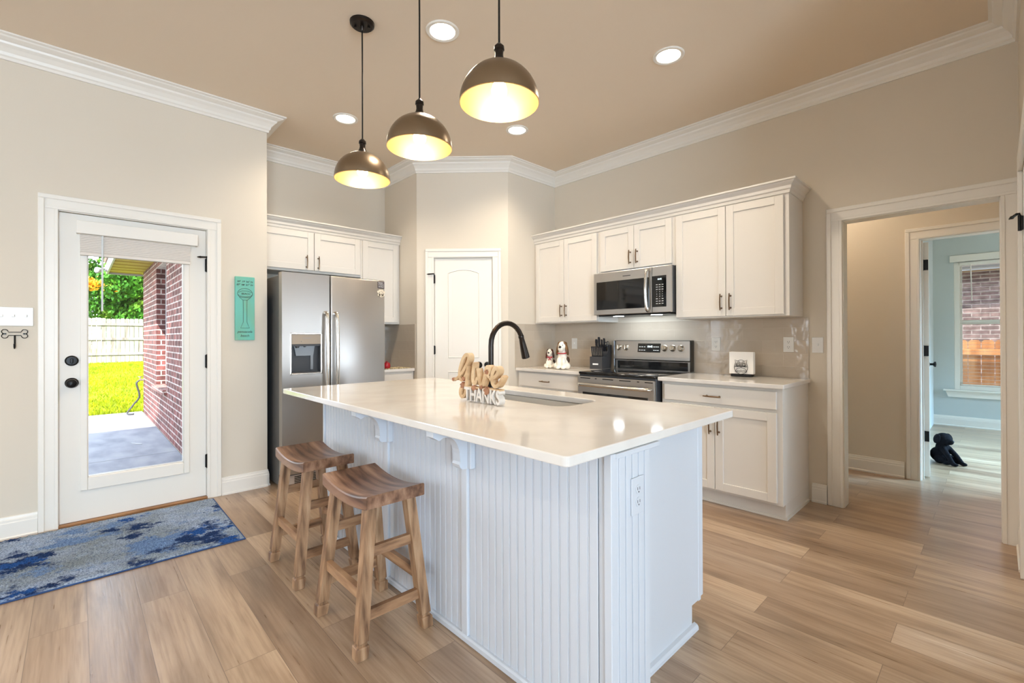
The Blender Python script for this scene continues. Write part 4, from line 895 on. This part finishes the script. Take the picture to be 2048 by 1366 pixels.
# ------------------------------------------------------------------ wooden sign on the island
sg = thing('wooden_sign', 'wooden GIVE THANKS cutout sign standing on the island countertop', 'sign', (-1.72, 1.44, .914))
SY0, SY1 = 1.420, 1.452
U = lambda L: [(-1.948+a*.388, .914+c*.232) for a, c in L]     # sign-local 0..1 fractions
def stroke(L, w, k=6): 
    P = spline(U(L), k); n_ = len(P); return [(p.x, p.y) for p in P], [w*(.66+.34*math.sin(PI*min(1, max(0, i/(n_-1))))) for i in range(n_)]
mb = MB(); ks = 0
for L, w in (([(.02, .44), (.09, .47), (.19, .60), (.28, .76), (.335, .90), (.325, .985), (.275, .99), (.215, .90), (.165, .75), (.135, .60), (.145, .48), (.195, .44), (.25, .52), (.30, .66)], .019),
             ([(.315, .76), (.30, .60), (.290, .44), (.270, .33), (.215, .31), (.165, .24), (.155, .14), (.190, .08), (.235, .11), (.265, .20), (.285, .34), (.305, .46)], .019),
             ([(.445, .84), (.425, .66), (.415, .50), (.435, .41), (.475, .42), (.510, .54)], .021),
             ([(.510, .72), (.530, .58), (.555, .42), (.590, .36), (.635, .48), (.665, .62), (.680, .72), (.705, .76), (.740, .74), (.735, .66), (.700, .60), (.740, .55)], .021),
             ([(.740, .52), (.800, .54), (.870, .61), (.900, .70), (.865, .75), (.815, .70), (.785, .57), (.795, .44), (.845, .38), (.910, .43), (.985, .60)], .021)):
    P, wd = stroke(L, w); mb.ribbon(P, wd, SY0+ks, SY1+ks, .00003); ks += .0006
so = build('script_word', mb, signwood_m, sg)
mb = MB(0, SY0, .914); text_mb(mb, 'THANKS', .092, .034, T(-1.7165, .017, .0335) @ TXT, 'CENTER', .0022, .272)
for v_ in mb.bm.verts: pass
build('block_word', mb, signwhite_m, sg)
def leafp(cx, cz, s_, a): 
    pts_ = []
    for k in range(14):
        th = 2*PI*k/14; r = s_*(.55+.45*abs(math.cos(2.5*th))); pts_.append((cx+r*math.cos(th+a), cz+r*math.sin(th+a)))
    return pts_
for q in ((.215, .33, .017, .3), (.45, .30, .015, .8), (.235, .47, .012, 0), (.70, .27, .021, .5), (.60, .33, .012, 1.2), (.70, .66, .012, .2), (.015, .44, .010, 0)):
    (cx, cz), = U([q[:2]]); mb = MB(); mb.prism(leafp(cx, cz, q[2], q[3]), SY0-.004, SY0+.016); build('leaf_cutout', mb, leafwood_m, sg)
mb = MB(); mb.box(-1.850, -1.583, SY0+.002, SY1-.002, .982, .990); build('sign_bar', mb, signwood_m, sg)

# ------------------------------------------------------------------ figurines, knife block, napkin holder
def remesh(o, vox, smooth=8):
    md_ = o.modifiers.new('join', 'REMESH'); md_.mode = 'VOXEL'; md_.voxel_size = vox; md_.use_smooth_shade = True
    ms = o.modifiers.new('soften', 'SMOOTH'); ms.iterations = smooth; ms.factor = .5
def RZ(a): return Matrix.Rotation(a, 3, 'Z')
def dog(x, y, h, rot, label, ear_mat, bow):
    s_ = h/.285; t = thing('dog_figurine', label, 'figurine', (x, y, .914), 'ceramic dog figurines left of the stove')
    def mbx(): return MB().at(M=Matrix.Translation((x, y, .914)) @ Matrix.Rotation(rot, 4, 'Z') @ Matrix.Scale(s_, 4))
    mb = mbx()
    mb.ball((0, 0, .060), .066, .95, .80, .92); mb.ball((0, .0, .115), .052, .92, .85, 1.1); mb.ball((0, -.006, .160), .042, .95, .85, 1.0)
    mb.ball((0, -.004, .222), .050, .88, .92, 1.12); mb.ball((0, -.044, .205), .031, 1.0, 1.05, 1.15)
    for sx in (-1, 1):
        mb.ball((sx*.026, -.046, .068), .020, 1, 1, 2.6); mb.ball((sx*.027, -.060, .018), .023, 1.05, 1.3, .75); mb.ball((sx*.056, -.014, .034), .034, .9, 1.25, 1)
    o = build('body', mb, white_m, t, True); remesh(o, .0055*s_)
    mb = mbx()
    for sx in (-1, 1):
        mb.ball((sx*.046, .004, .200), .030, .50, 1.1, 2.3, 14, Matrix.Rotation(-sx*.20, 3, 'Y')); mb.ball((sx*.022, .006, .252), .029, .95, 1.25, .85)
    mb.ball((0, .022, .225), .046, .95, .7, 1.1); mb.ball((.050, .022, .090), .032, .6, 1.1, 1.2)
    o = build('ears', mb, ear_mat, t, True); remesh(o, .0055*s_, 5)
    mb = mbx(); mb.ball((0, -.074, .222), .0125, 1.15, .8, 1); build('nose', mb, M_('dark_nose', lin(40, 26, 22), .2), t, True)
    mb = mbx()
    for sx in (-1, 1): mb.ball((sx*.019, -.047, .240), .0048, n=10)
    build('eyes', mb, black_m, t, True)
    mb = mbx(); mb.tube([(.042*math.cos(2*PI*i/24), -.006+.040*math.sin(2*PI*i/24), .160+.004*math.sin(2*PI*i/24)) for i in range(24)], .0058, 8, True); c_ = build('collar', mb, red_m, t, True)
    if bow:
        mb = mbx()
        for sx in (-1, 1): mb.prism([(.012, .156), (.012+sx*.030, .172), (.012+sx*.032, .142)], -.058, -.046); mb.prism([(.010, .152), (.018, .150), (.014+sx*.018, .112), (.004+sx*.018, .116)], -.056, -.050)
        mb.ball((.012, -.054, .156), .009); build('bow', mb, red_m, c_)
dog(-2.985, 3.52, .285, .40, 'taller white dog figurine with brown ears and a red collar', brown_m, False)
dog(-3.185, 3.56, .205, .45, 'shorter white dog figurine with dark brown ears and a red bow', dkbrown_m, True)

kb = thing('knife_block', 'black knife block standing on the counter left of the stove', 'knife block', (-2.77, 3.83, .914))
mb = MB(-2.765, 3.84, .914, .12); mb.prism([(-.075, 0), (.105, 0), (.135, .235), (.095, .240), (.015, .125), (-.075, .122)], -.068, .068, 'yz'); build('block', mb, add_noise(M_('black_block', lin(56, 55, 56), .45), (30, 30, 30), .05), kb)
mb = MB(-2.765, 3.84, .914, .12); mb.box(-.036, .026, -.0762, -.075, .040, .056); build('badge', mb, led_m, kb)
knife_m = M_('black_handle', lin(34, 34, 38), .25)
KM = Matrix.Translation((-2.765, 3.84, .914)) @ Matrix.Rotation(.12, 4, 'Z')
def knife(x, y, z, L, w, lean, label, cat='knife', grp='steak knives in the front row of the knife block', nm='steak_knife'):
    t = thing(nm, label, cat, KM @ Vector((x, y, z)), grp)
    M2 = KM @ Matrix.Translation((x, y, z)) @ Matrix.Rotation(lean, 4, 'X')
    mb = MB().at(M=M2); mb.prism([(-w*.40, -.004), (w*.40, -.004), (w*.5, L*.2), (w*.38, L*.5), (w*.55, L*.85), (w*.45, L), (-w*.35, L*1.02), (-w*.5, L*.8), (-w*.38, L*.45), (-w*.5, L*.15)], -.006, .006, 'xz'); build('handle', mb, knife_m, t)
    mb = MB().at(M=M2); mb.box(-w*.38, w*.38, -.0035, .0035, -.03, -.002); mb.box(-w*.52, -w*.34, -.0066, .0066, L*.06, L*.94); build('blade', mb, steelh_m, t)
for i in range(7): knife(-.056+i*.0185, -.040, .124, .100, .0145, .18, 'black-handled steak knife in the lower row of the knife block')
for i, (x, L, w) in enumerate(((-.050, .130, .024), (-.022, .148, .022), (.006, .120, .022), (.030, .128, .020))):
    knife(x, .040+.004*i, .166+.004*i, L, w, .12, ('leftmost tall black handle in the upper row of the knife block', 'tallest black knife handle in the upper row of the knife block', 'black knife handle third from the left in the upper row', 'black knife handle next to the scissors in the knife block')[i], 'knife', 'kitchen knives in the back row of the knife block', 'kitchen_knife')
t = thing('scissors', 'black-handled kitchen scissors at the right of the knife block', 'scissors', KM @ Vector((.055, .05, .20)))
mb = MB().at(M=KM @ Matrix.Translation((.055, .052, .186)))
for sx, zz in ((-1, .055), (1, .062)): mb.tube([(sx*.011+.013*math.cos(2*PI*i/16), 0, zz+.026*math.sin(2*PI*i/16)) for i in range(16)], .0045, 8, True)
build('handles', mb, knife_m, t, SM)
mb = MB().at(M=KM @ Matrix.Translation((.055, .052, .186))); mb.box(-.008, .008, -.003, .003, -.02, .035); build('blades', mb, steelh_m, t)

nh = thing('napkin_holder', 'black metal owl napkin holder on the counter right of the stove', 'napkin holder', (-1.39, 3.86, .914))
NF = (-1.395, 3.845, .914, .10)
mb = MB(*NF); mb.box(-.078, .078, -.030, .045, 0, .022, .006, 2); build('base', mb, black_m, nh)
mb = MB(*NF); R_ = .0017; yo = -.034
def wire(L, cl=False): mb.tube([(a, yo, c) for a, c in L], R_, 6, cl)
wire([(.050*math.sin(2*PI*i/28)*(1 if math.cos(2*PI*i/28) < 0 else .96), .074-.052*math.cos(2*PI*i/28)) for i in range(28) if not (8 < i < 20)])
wire([(.047, .088), (.040, .112), (.044, .134), (.030, .126), (.016, .122), (.0, .108), (-.016, .122), (-.030, .126), (-.044, .134), (-.040, .112), (-.047, .088)])
wire([(-.026+.052*i/10, .122+.012*math.sin(PI*i/10)) for i in range(11)])
for sx in (-1, 1):
    for r in (.016, .009): wire([(sx*.020+r*math.cos(2*PI*i/18), .096+r*math.sin(2*PI*i/18)) for i in range(18)], True)
    wire([(sx*.0, .078), (sx*.012, .082), (sx*.030, .078), (sx*.048, .080)])
wire([(-.006, .092), (0, .078), (.006, .092)]); wire([(-.044, .040), (-.030, .064), (0, .074), (.030, .064), (.044, .040)])
wire([(-.034, .046), (-.022, .052), (-.011, .046), (0, .053), (.011, .046), (.022, .052), (.034, .046)]); wire([(-.040, .036), (-.026, .042), (-.012, .036), (0, .043), (.012, .036), (.026, .042), (.040, .036)])
build('owl_outline', mb, black_m, nh, SM)
mb = MB(*NF); mb.tube([(-.05, .042, .02), (-.05, .042, .12), (.05, .042, .12), (.05, .042, .02)], .0025, 6); build('back_wire', mb, black_m, nh)
mb = MB(*NF)
for k in range(12): y = -.028+k*.0052; mb.box(-.088+.001*(k % 3), .088-.0015*(k % 2), y, y+.0048, .023, .196-.0012*(k % 4), .001)
nk = build('napkin_stack', mb, M_('white_paper_napkin', lin(244, 240, 234), .9), None, False, (-1.395, 3.845, .937)); tag(nk, 'stack of white paper napkins standing in the owl napkin holder', 'napkins')

# ------------------------------------------------------------------ plates on the walls
def outlet(x, y, z, rot, label, kind='outlet', w=.073, h=.116, mt=None, nm=None):
    mp_ = mt or plate_m
    t = thing(nm or {'outlet': 'wall_outlet', 'switch': 'light_switch', 'blank': 'wall_outlet'}[kind], label, 'outlet' if kind != 'switch' else 'light switch', (x, y, z))
    mb = MB(x, y, z, rot); mb.box(-w/2, w/2, -.006, 0, -h/2, h/2, .0025, 2); build('cover_plate', mb, mp_, t)
    if kind in ('outlet', 'blank'):
        for s_ in (-1, 1):
            mb = MB(x, y, z, rot); mb.cyl((0, -.006, s_*.020), (0, -.008, s_*.020), .0155, n=20); rc = build('receptacle', mb, mp_, t, SM)
            if kind == 'outlet':
                mb = MB(x, y, z, rot); mb.box(-.0075, -.0050, -.0084, -.006, s_*.020-.002, s_*.020+.007); mb.box(.0050, .0075, -.0084, -.006, s_*.020-.002, s_*.020+.007); mb.cyl((0, -.006, s_*.020-.008), (0, -.0084, s_*.020-.008), .0028, n=8); build('slots', mb, darkgrey_m, rc)
    else:
        mb = MB(x, y, z, rot); mb.box(-.005, .005, -.014, -.006, -.004, .012, .001); build('toggle', mb, mp_, t)
    return t
outlet(-1.659, YR-.008, 1.168, 0, 'white outlet on the backsplash just right of the stove')
outlet(-1.105, YR-.008, 1.169, 0, 'white outlet on the backsplash above and right of the owl napkin holder')
outlet(-3.207, YR-.008, 1.162, 0, 'white rocker plate on the backsplash behind the dog figurines', 'switch', .073, .118)
outlet(-.915, YR, 1.167, 0, 'single white light switch on the wall beside the wide doorway', 'switch')
outlet(-.782, 1.279, .735, PI/2, 'white outlet on the island end panel beside the corner', 'outlet', .072, .116, isl_m)
t = thing('light_switch', 'wide white triple switch plate on the wall left of the patio door', 'light switch', (WL, -.29, 1.373))
mb = MB(WL, 0, 1.373, PI/2); mb.box(-.372, -.198, -.007, 0, -.059, .059, .003, 2); build('cover_plate', mb, plate_m, t)
for yy in (-.335, -.285, -.232):
    mb = MB(WL, yy, 1.373, PI/2); mb.box(-.006, .006, -.018, -.007, -.002, .012, .001); mb.box(-.007, .007, -.008, -.007, -.014, .014); build('toggle', mb, plate_m, t)
bh = thing('wall_hook', 'black wire dog-bone wall hook below the wide switch plate', 'hook', (WL, -.279, 1.25))
mb = MB(WL, -.279, 1.266, PI/2)
def lobe(cx, cz, a0, a1, r=.0135, n_=9): return [(cx+r*math.cos(a0+(a1-a0)*i/n_), -.006, cz+r*math.sin(a0+(a1-a0)*i/n_)) for i in range(n_+1)]
q = [(-.026, -.006, .010), (.026, -.006, .010)]+lobe(.042, .0135, PI*.85, -PI*.45)[1:]+lobe(.042, -.0135, PI*.45, -PI*.85)+[(.026, -.006, -.010), (-.026, -.006, -.010)]+lobe(-.042, -.0135, -PI*.15, -PI*1.45)+lobe(-.042, .0135, PI*1.45, PI*.15)
mb.tube(q, .0021, 8, True); build('bone_outline', mb, black_m, bh, SM)
for sx in (-1, 1):
    mb = MB(WL, -.279, 1.266, PI/2); mb.cyl((sx*.040, 0, 0), (sx*.040, -.010, 0), .005, n=10); mb.cyl((sx*.040, -.003, 0), (sx*.053, -.006, 0), .003, n=8); build('mounting_screw', mb, black_m, bh, SM)
mb = MB(WL, -.279, 1.266, PI/2); mb.tube([(0, -.006, -.010), (0, -.007, -.055), (0, -.010, -.080), (0, -.024, -.090), (0, -.036, -.080), (0, -.038, -.062)], .0042, 8); build('hook_arm', mb, black_m, bh, SM)

# teal plaque
pq = thing('wall_plaque', 'teal wooden beach plaque with a water tower drawing by the refrigerator', 'plaque', (WL, .988, 1.474))
PF = (WL, .988, 1.474, PI/2)
mb = MB(*PF); mb.box(-.070, .070, -.022, 0, -.256, .256, .002); build('board', mb, add_noise(M_('teal_paint', lin(96, 178, 156), .6), (9, 9, 3), .05, 5, [(.25, lin(150, 160, 132)), (.42, lin(110, 176, 152)), (.7, lin(102, 184, 172))]), pq)
mb = MB(*PF); yy = -.0232
def ln(L, cl=False, r=.0013): mb.tube([(a, yy, c) for a, c in L], r, 5, cl)
ln([(.054*math.cos(2*PI*i/30), .118+.044*math.sin(2*PI*i/30)*(1 if math.sin(2*PI*i/30) > 0 else .55)) for i in range(30)], True)
ln([(-.052, .108), (-.036, .086), (-.014, .066), (-.013, .0), (-.013, -.11), (-.032, -.158), (.032, -.158), (.013, -.11), (.013, 0), (.014, .066), (.036, .086), (.052, .108)])
ln([(-.014, .068), (.014, .068)]); ln([(-.042, .094), (-.02, .088), (.02, .088), (.042, .094)]); ln([(-.048, .128), (-.02, .142), (.02, .142), (.048, .130)])
text_mb(mb, 'BEACH', .020, .001, T(.006, yy, .118) @ TXT)
build('tower_drawing', mb, ink_m, pq)
mb = MB(*PF)
for txt, z in (("30° 19' 56\" N", .216), ("87° 08' 31\" W", .190)): text_mb(mb, txt, .0205, .001, T(0, yy, z) @ TXT)
for txt, x, z, s_ in (('pensacola', 0, -.188, .027), ('beach', 0, -.220, .027)): text_mb(mb, txt, s_, .001, T(x, yy, z) @ TXT @ Matrix(((1, .25, 0, 0), (0, 1, 0, 0), (0, 0, 1, 0), (0, 0, 0, 1))))
build('lettering', mb, ink_m, pq)

# black plush dog in the bedroom
pd = thing('plush_dog', 'black stuffed toy dog sitting on the bedroom floor behind the open door', 'stuffed toy', (-.37, 6.12, 0))
PM = Matrix.Translation((-.372, 6.12, 0)) @ Matrix.Rotation(.95, 4, 'Z')
mb = MB().at(M=PM); mb.ball((0, .02, .075), .075, 1, 1, 1); mb.ball((0, -.005, .145), .055, 1, .95, 1.3); mb.ball((0, -.015, .232), .062, 1.08, 1, .95); mb.ball((0, -.066, .212), .034, 1.1, 1.0, .9)
for sx in (-1, 1):
    mb.tube([(sx*.03, -.03, .15), (sx*.044, -.095, .08), (sx*.05, -.135, .025)], [.026, .022, .020], 10); mb.ball((sx*.05, -.15, .018), .022, 1, 1.5, .8); mb.ball((sx*.06, -.03, .04), .040, .9, 1.3, .95); mb.ball((sx*.062, -.09, .02), .022, 1, 1.5, .85)
o = build('body', mb, plush_m, pd, True); remesh(o, .006, 4)
mb = MB().at(M=PM)
for sx in (-1, 1): mb.ball((sx*.068, -.010, .236), .036, .45, .9, 1.35, 12, Matrix.Rotation(-sx*.3, 3, 'Y'))
o = build('ears', mb, plush_m, pd, True)
mb = MB().at(M=PM); mb.ball((0, -.100, .222), .011, 1.2, .8, .9); build('nose', mb, black_m, pd, True)

# ------------------------------------------------------------------ outside the patio door
GZ = -.06
mb = MB(); mb.box(-10.5, WL-.16, -7.0, .846, GZ-.12, GZ)
o = struct('patio', mb, conc_m)
mb = MB(); mb.box(-6.50, -6.485, -7, .846, GZ, GZ+.0008); struct('patio_joint', mb, M_('joint_grey', lin(120, 120, 122), .9))
mb = MB(); nx, ny = 60, 24; gv = []
for i in range(nx+1):
    x = -10.5-30*i/nx; row = []
    for j in range(ny+1):
        y = -14+26*j/ny; zz = GZ-.02+max(0, (-10.5-x))*.0235+.02*math.sin(x*1.3+y)*min(1, (-10.5-x)/3); row.append(mb.v((x, y, zz)))
    gv.append(row)
for i in range(nx):
    for j in range(ny): mb.f([gv[i][j], gv[i][j+1], gv[i+1][j+1], gv[i+1][j]])
mb.box(-10.5, -4.4, .846, 12, GZ-.2, GZ-.02)
struct('lawn', mb, grass_m, None, True)
mb = MB(); rnd = random.Random(11)
for k in range(16000):
    x = -10.5-14.3*rnd.random()**1.4; y0_ = -1.2; y = y0_+rnd.random()*4.0; zz = GZ-.02+(-10.5-x)*.0235; h = rnd.uniform(.04, .09); a = rnd.random()*PI; w = .012
    dx, dy = math.cos(a)*w, math.sin(a)*w; lx, ly = rnd.uniform(-.03, .03), rnd.uniform(-.03, .03)
    mb.f([mb.v((x-dx, y-dy, zz)), mb.v((x+dx, y+dy, zz)), mb.v((x+lx, y+ly, zz+h))])
o = build('grass', mb, grass_m); o['kind'] = 'stuff'; tag(o, 'bright green lawn grass beyond the concrete patio', 'grass')
hs = thing('brick_wing', 'red brick house wall with a recessed window beside the patio', 'house wall', (-8.0, .95, GZ))
mb = MB(); slab(mb, -10.3, WL-.162, .85, 1.03, GZ, 2.52, [(-8.48, -7.45, .56, 2.26)], 'x'); mb.box(-8.48, -7.45, 1.03, 1.05, .5, 2.3); build('brick_wall', mb, brick_m, hs)
mb = MB(); mb.box(-8.52, -7.41, .80, .95, .50, .565, .006); build('window_ledge', mb, add_noise(brick('ledge_brick', lin(150, 96, 88), lin(120, 76, 72), lin(206, 190, 180), .075, .3), (9, 9, 9), 0), hs)
mb = MB(); mb.box(-8.48, -7.45, .956, 1.0, .565, 2.26); build('window_frame', mb, fascia_m, hs)
sf = thing('roof_eave', 'yellow soffit eave with white fascia above the brick wall', 'eave', (-8.0, .6, 2.4))
mb = MB(); mb.box(-10.62, WL-.17, .40, 1.2, 2.39, 2.41); build('soffit_board', mb, soffit_m, sf)
mb = MB()
for k in range(16): x = -10.5+k*.38; mb.box(x, x+.012, .41, .845, 2.384, 2.39)
build('soffit_ribs', mb, M_('soffit_groove', lin(150, 118, 50), .7), sf)
mb = MB(); mb.box(-10.64, WL-.17, .375, .40, 2.36, 2.56, .003); mb.box(-10.66, -10.62, .375, 1.2, 2.36, 2.56, .003); build('fascia', mb, fascia_m, sf)
mb = MB(); mb.prism([(.36, 2.56), (3.0, 3.1), (3.0, 3.16), (.34, 2.60)], -10.7, -5.05, 'yz'); build('shingles', mb, shingle_m, sf)
sl = thing('security_light', 'white twin-head security light mounted on the eave corner', 'light', (-10.2, .32, 2.36))
mb = MB(); mb.cyl((-10.3, .376, 2.42), (-10.3, .345, 2.42), .06, n=20); build('mount', mb, fascia_m, sl, SM)
for s_ in (-1, 1):
    mb = MB(); mb.cyl((-10.3, .345, 2.42), (-10.3+s_*.05, .30, 2.39), .018, n=12); mb.lathe([(.02, 0), (.035, .04), (.042, .085), (.036, .09), (0, .085)], (-10.3+s_*.05, .30, 2.39), (s_*.7, -.7, -.2), 20); build('lamp_head', mb, fascia_m, sl, SM)
ht = thing('hose_bib', 'outdoor tap with a hanging hose at the far corner of the brick wall', 'tap', (-10.1, .82, .5))
mb = MB(); mb.cyl((-10.08, .85, .53), (-10.08, .77, .53), .016, n=12); mb.cyl((-10.08, .79, .53), (-10.08, .79, .58), .008, n=10); mb.lathe([(.035, 0), (.035, .01), (0, .012)], (-10.08, .79, .58), n=16); build('tap', mb, nickel_m, ht, SM)
mb = MB(); mb.tube(spline([(-10.08, .77, .52), (-10.08, .74, .46), (-10.1, .78, .25), (-10.16, .70, .10), (-10.12, .62, -.03), (-10.06, .70, -.04)], 6), .014, 8); build('hose', mb, darkgrey_m, ht, SM)
mb = MB(-7.3, .53, GZ+.001, .5); mb.prism([(-.10, 0), (-.03, .022), (.07, .018), (.11, 0), (.05, -.022), (-.05, -.018)], 0, .004, 'xy'); tag(build('paper_scrap', mb, fascia_m, None, False, (-7.3, .53, GZ)), 'white scrap lying on the concrete patio', 'scrap')
mb = MB(); mb.box(-5.0, 4.9, -5.0, 9.0, 3.24, 3.34); struct('roof', mb, fascia_m)
fz0 = GZ+14.5*.0235
fn = thing('wood_fence', 'weathered grey picket fence at the far end of the lawn', 'fence', (-25.1, 0, fz0-.1))
for k in range(60):
    y = -4.0+k*.148; mb = MB(); top = fz0+1.80+.02*random.uniform(-1, 1); mb.prism([(y, fz0-.1), (y+.138, fz0-.1), (y+.138, top-.03), (y+.115, top), (y+.023, top), (y, top-.03)], -25.12, -25.10+.008*(k % 2), 'yz')
    build('picket', mb, fence_m, fn)
for zz in (.28, .90, 1.50):
    mb = MB(); mb.box(-25.09, -25.05, -4.0, 4.9, fz0+zz, fz0+zz+.10, .004); build('rail', mb, fence_m, fn)
TG = 'trees beyond the fence'
def tree_mesh(seed, R, hgt):
    rnd = random.Random(seed); mb = MB(); cl = [(math.cos(a_)*r_, math.sin(a_)*r_, hgt*rnd.uniform(.12, .95), rnd.uniform(.6, .95)) for a_, r_ in ((rnd.uniform(0, 2*PI), (R-.8)*math.sqrt(rnd.random())) for _ in range(60))]
    for k in range(30000):
        cx, cy, cz, cr = cl[rnd.randrange(len(cl))]
        d = Vector((rnd.gauss(0, 1), rnd.gauss(0, 1), rnd.gauss(0, 1))).normalized()*cr*rnd.uniform(.7, 1.05); p = Vector((cx, cy, cz))+d
        a = Vector((rnd.gauss(0, 1), rnd.gauss(0, 1), rnd.gauss(0, 1))).normalized(); b_ = a.orthogonal().normalized(); s_ = rnd.uniform(.08, .15)
        mb.f([mb.v(p-a*s_), mb.v(p+b_*s_*.55), mb.v(p+a*s_), mb.v(p-b_*s_*.55)])
    return mb
protos = []; labs0 = 'dense leafy green tree behind the fence'
for i in range(3):
    t = thing('tree', labs0, 'tree', (0, 0, 0), TG); build('crown', tree_mesh(20+i, 2.3, 5.8), leaf_m, t)
    mb = MB(); mb.tube([(0, 0, 0), (.1, .05, 2.5), (-.05, .1, 4), (.05, 0, 5.4)], [.20, .16, .09, .05], 10)
    for a in range(5): mb.tube([(0, 0, 1.6+a*.5), (.9*math.cos(a*2.2), .9*math.sin(a*2.2), 2.2+a*.5), (1.6*math.cos(a*2.2), 1.6*math.sin(a*2.2), 2.8+a*.5)], [.08, .05, .02], 8)
    build('trunk', mb, bark_m, t, SM); protos.append(t)
spots = [(-29.7, 2.4), (-29.7, -4.0), (-29.7, 8.8), (-36.2, -.9), (-36.2, 5.6)]
labs = ['dense leafy green tree rising right behind the weathered fence', 'green tree behind the fence, left of the one seen through the door glass', 'green tree behind the fence, hidden past the brick wall', 'green tree in the second row beyond the fence, to the left', 'green tree in the second row beyond the fence, to the right']
for i, (x, y) in enumerate(spots):
    o = protos[i] if i < 3 else copy_tree(protos[i % 3], (0, 0, 0)); o.location = (x, y, .1); o.rotation_euler.z = i*1.7; o['label'] = labs[i]
t = thing('orange_shrub', 'small orange blooming treetop seen against the green trees', 'tree', (-25.9, -.35, .3))
mb = MB(); rnd = random.Random(5)
for k in range(700):
    d = Vector((rnd.gauss(0, .12), rnd.gauss(0, .30), rnd.gauss(0, .12))); p = Vector((-25.75, .10, 3.50))+d; a = Vector((rnd.gauss(0, 1), rnd.gauss(0, 1), rnd.gauss(0, 1))).normalized(); b_ = a.orthogonal().normalized(); s_ = .08
    mb.f([mb.v(p-a*s_), mb.v(p+b_*s_*.6), mb.v(p+a*s_), mb.v(p-b_*s_*.6)])
build('blooms', mb, leafo_m, t)
mb = MB(); mb.tube([(-25.9, -.35, .3), (-25.85, -.2, 2), (-25.75, .1, 3.5)], [.06, .045, .02], 8); build('trunk', mb, bark_m, t, SM)

# ------------------------------------------------------------------ outside the bedroom window
mb = MB(); mb.box(-6, 9, 8.83, 22, -.6, -.5); struct('side_yard', mb, M_('side_yard_gravel', lin(150, 144, 138), .9))
nb = thing('neighbor_house', 'neighbouring brown brick house seen through the bedroom window', 'house', (1, 12.2, -.5))
mb = MB(); mb.box(-5, 8, 12.2, 12.4, -.5, 2.6); build('brick_wall', mb, nbrick_m, nb)
mb = MB(); mb.box(-5, 8, 11.95, 12.2, 2.43, 2.45); build('soffit', mb, M_('brown_soffit', lin(150, 120, 76), .7), nb)
mb = MB(); mb.box(-5, 8, 11.90, 11.95, 2.43, 2.60, .004); mb.box(-5, 8, 11.80, 11.90, 2.50, 2.60, .01); build('gutter', mb, fascia_m, nb)
mb = MB(); mb.prism([(11.78, 2.61), (11.78, 2.64), (15.5, 4.6), (15.5, 4.5)], -5, 8, 'yz'); build('roof', mb, shingle_m, nb)
fn = thing('cedar_fence', 'brown dog-eared cedar fence outside the bedroom window', 'fence', (.3, 10.3, -.5))
for k in range(22):
    x = -1.2+k*.148; mb = MB(); mb.prism([(x, -.5), (x+.140, -.5), (x+.140, 1.135), (x+.115, 1.165), (x+.025, 1.165), (x, 1.135)], 10.32, 10.34); build('picket', mb, fence2_m, fn)
for zz in (.93, .18):
    mb = MB(); mb.box(-1.2, 2.1, 10.28, 10.32, zz, zz+.09, .003); build('rail', mb, fence2_m, fn)
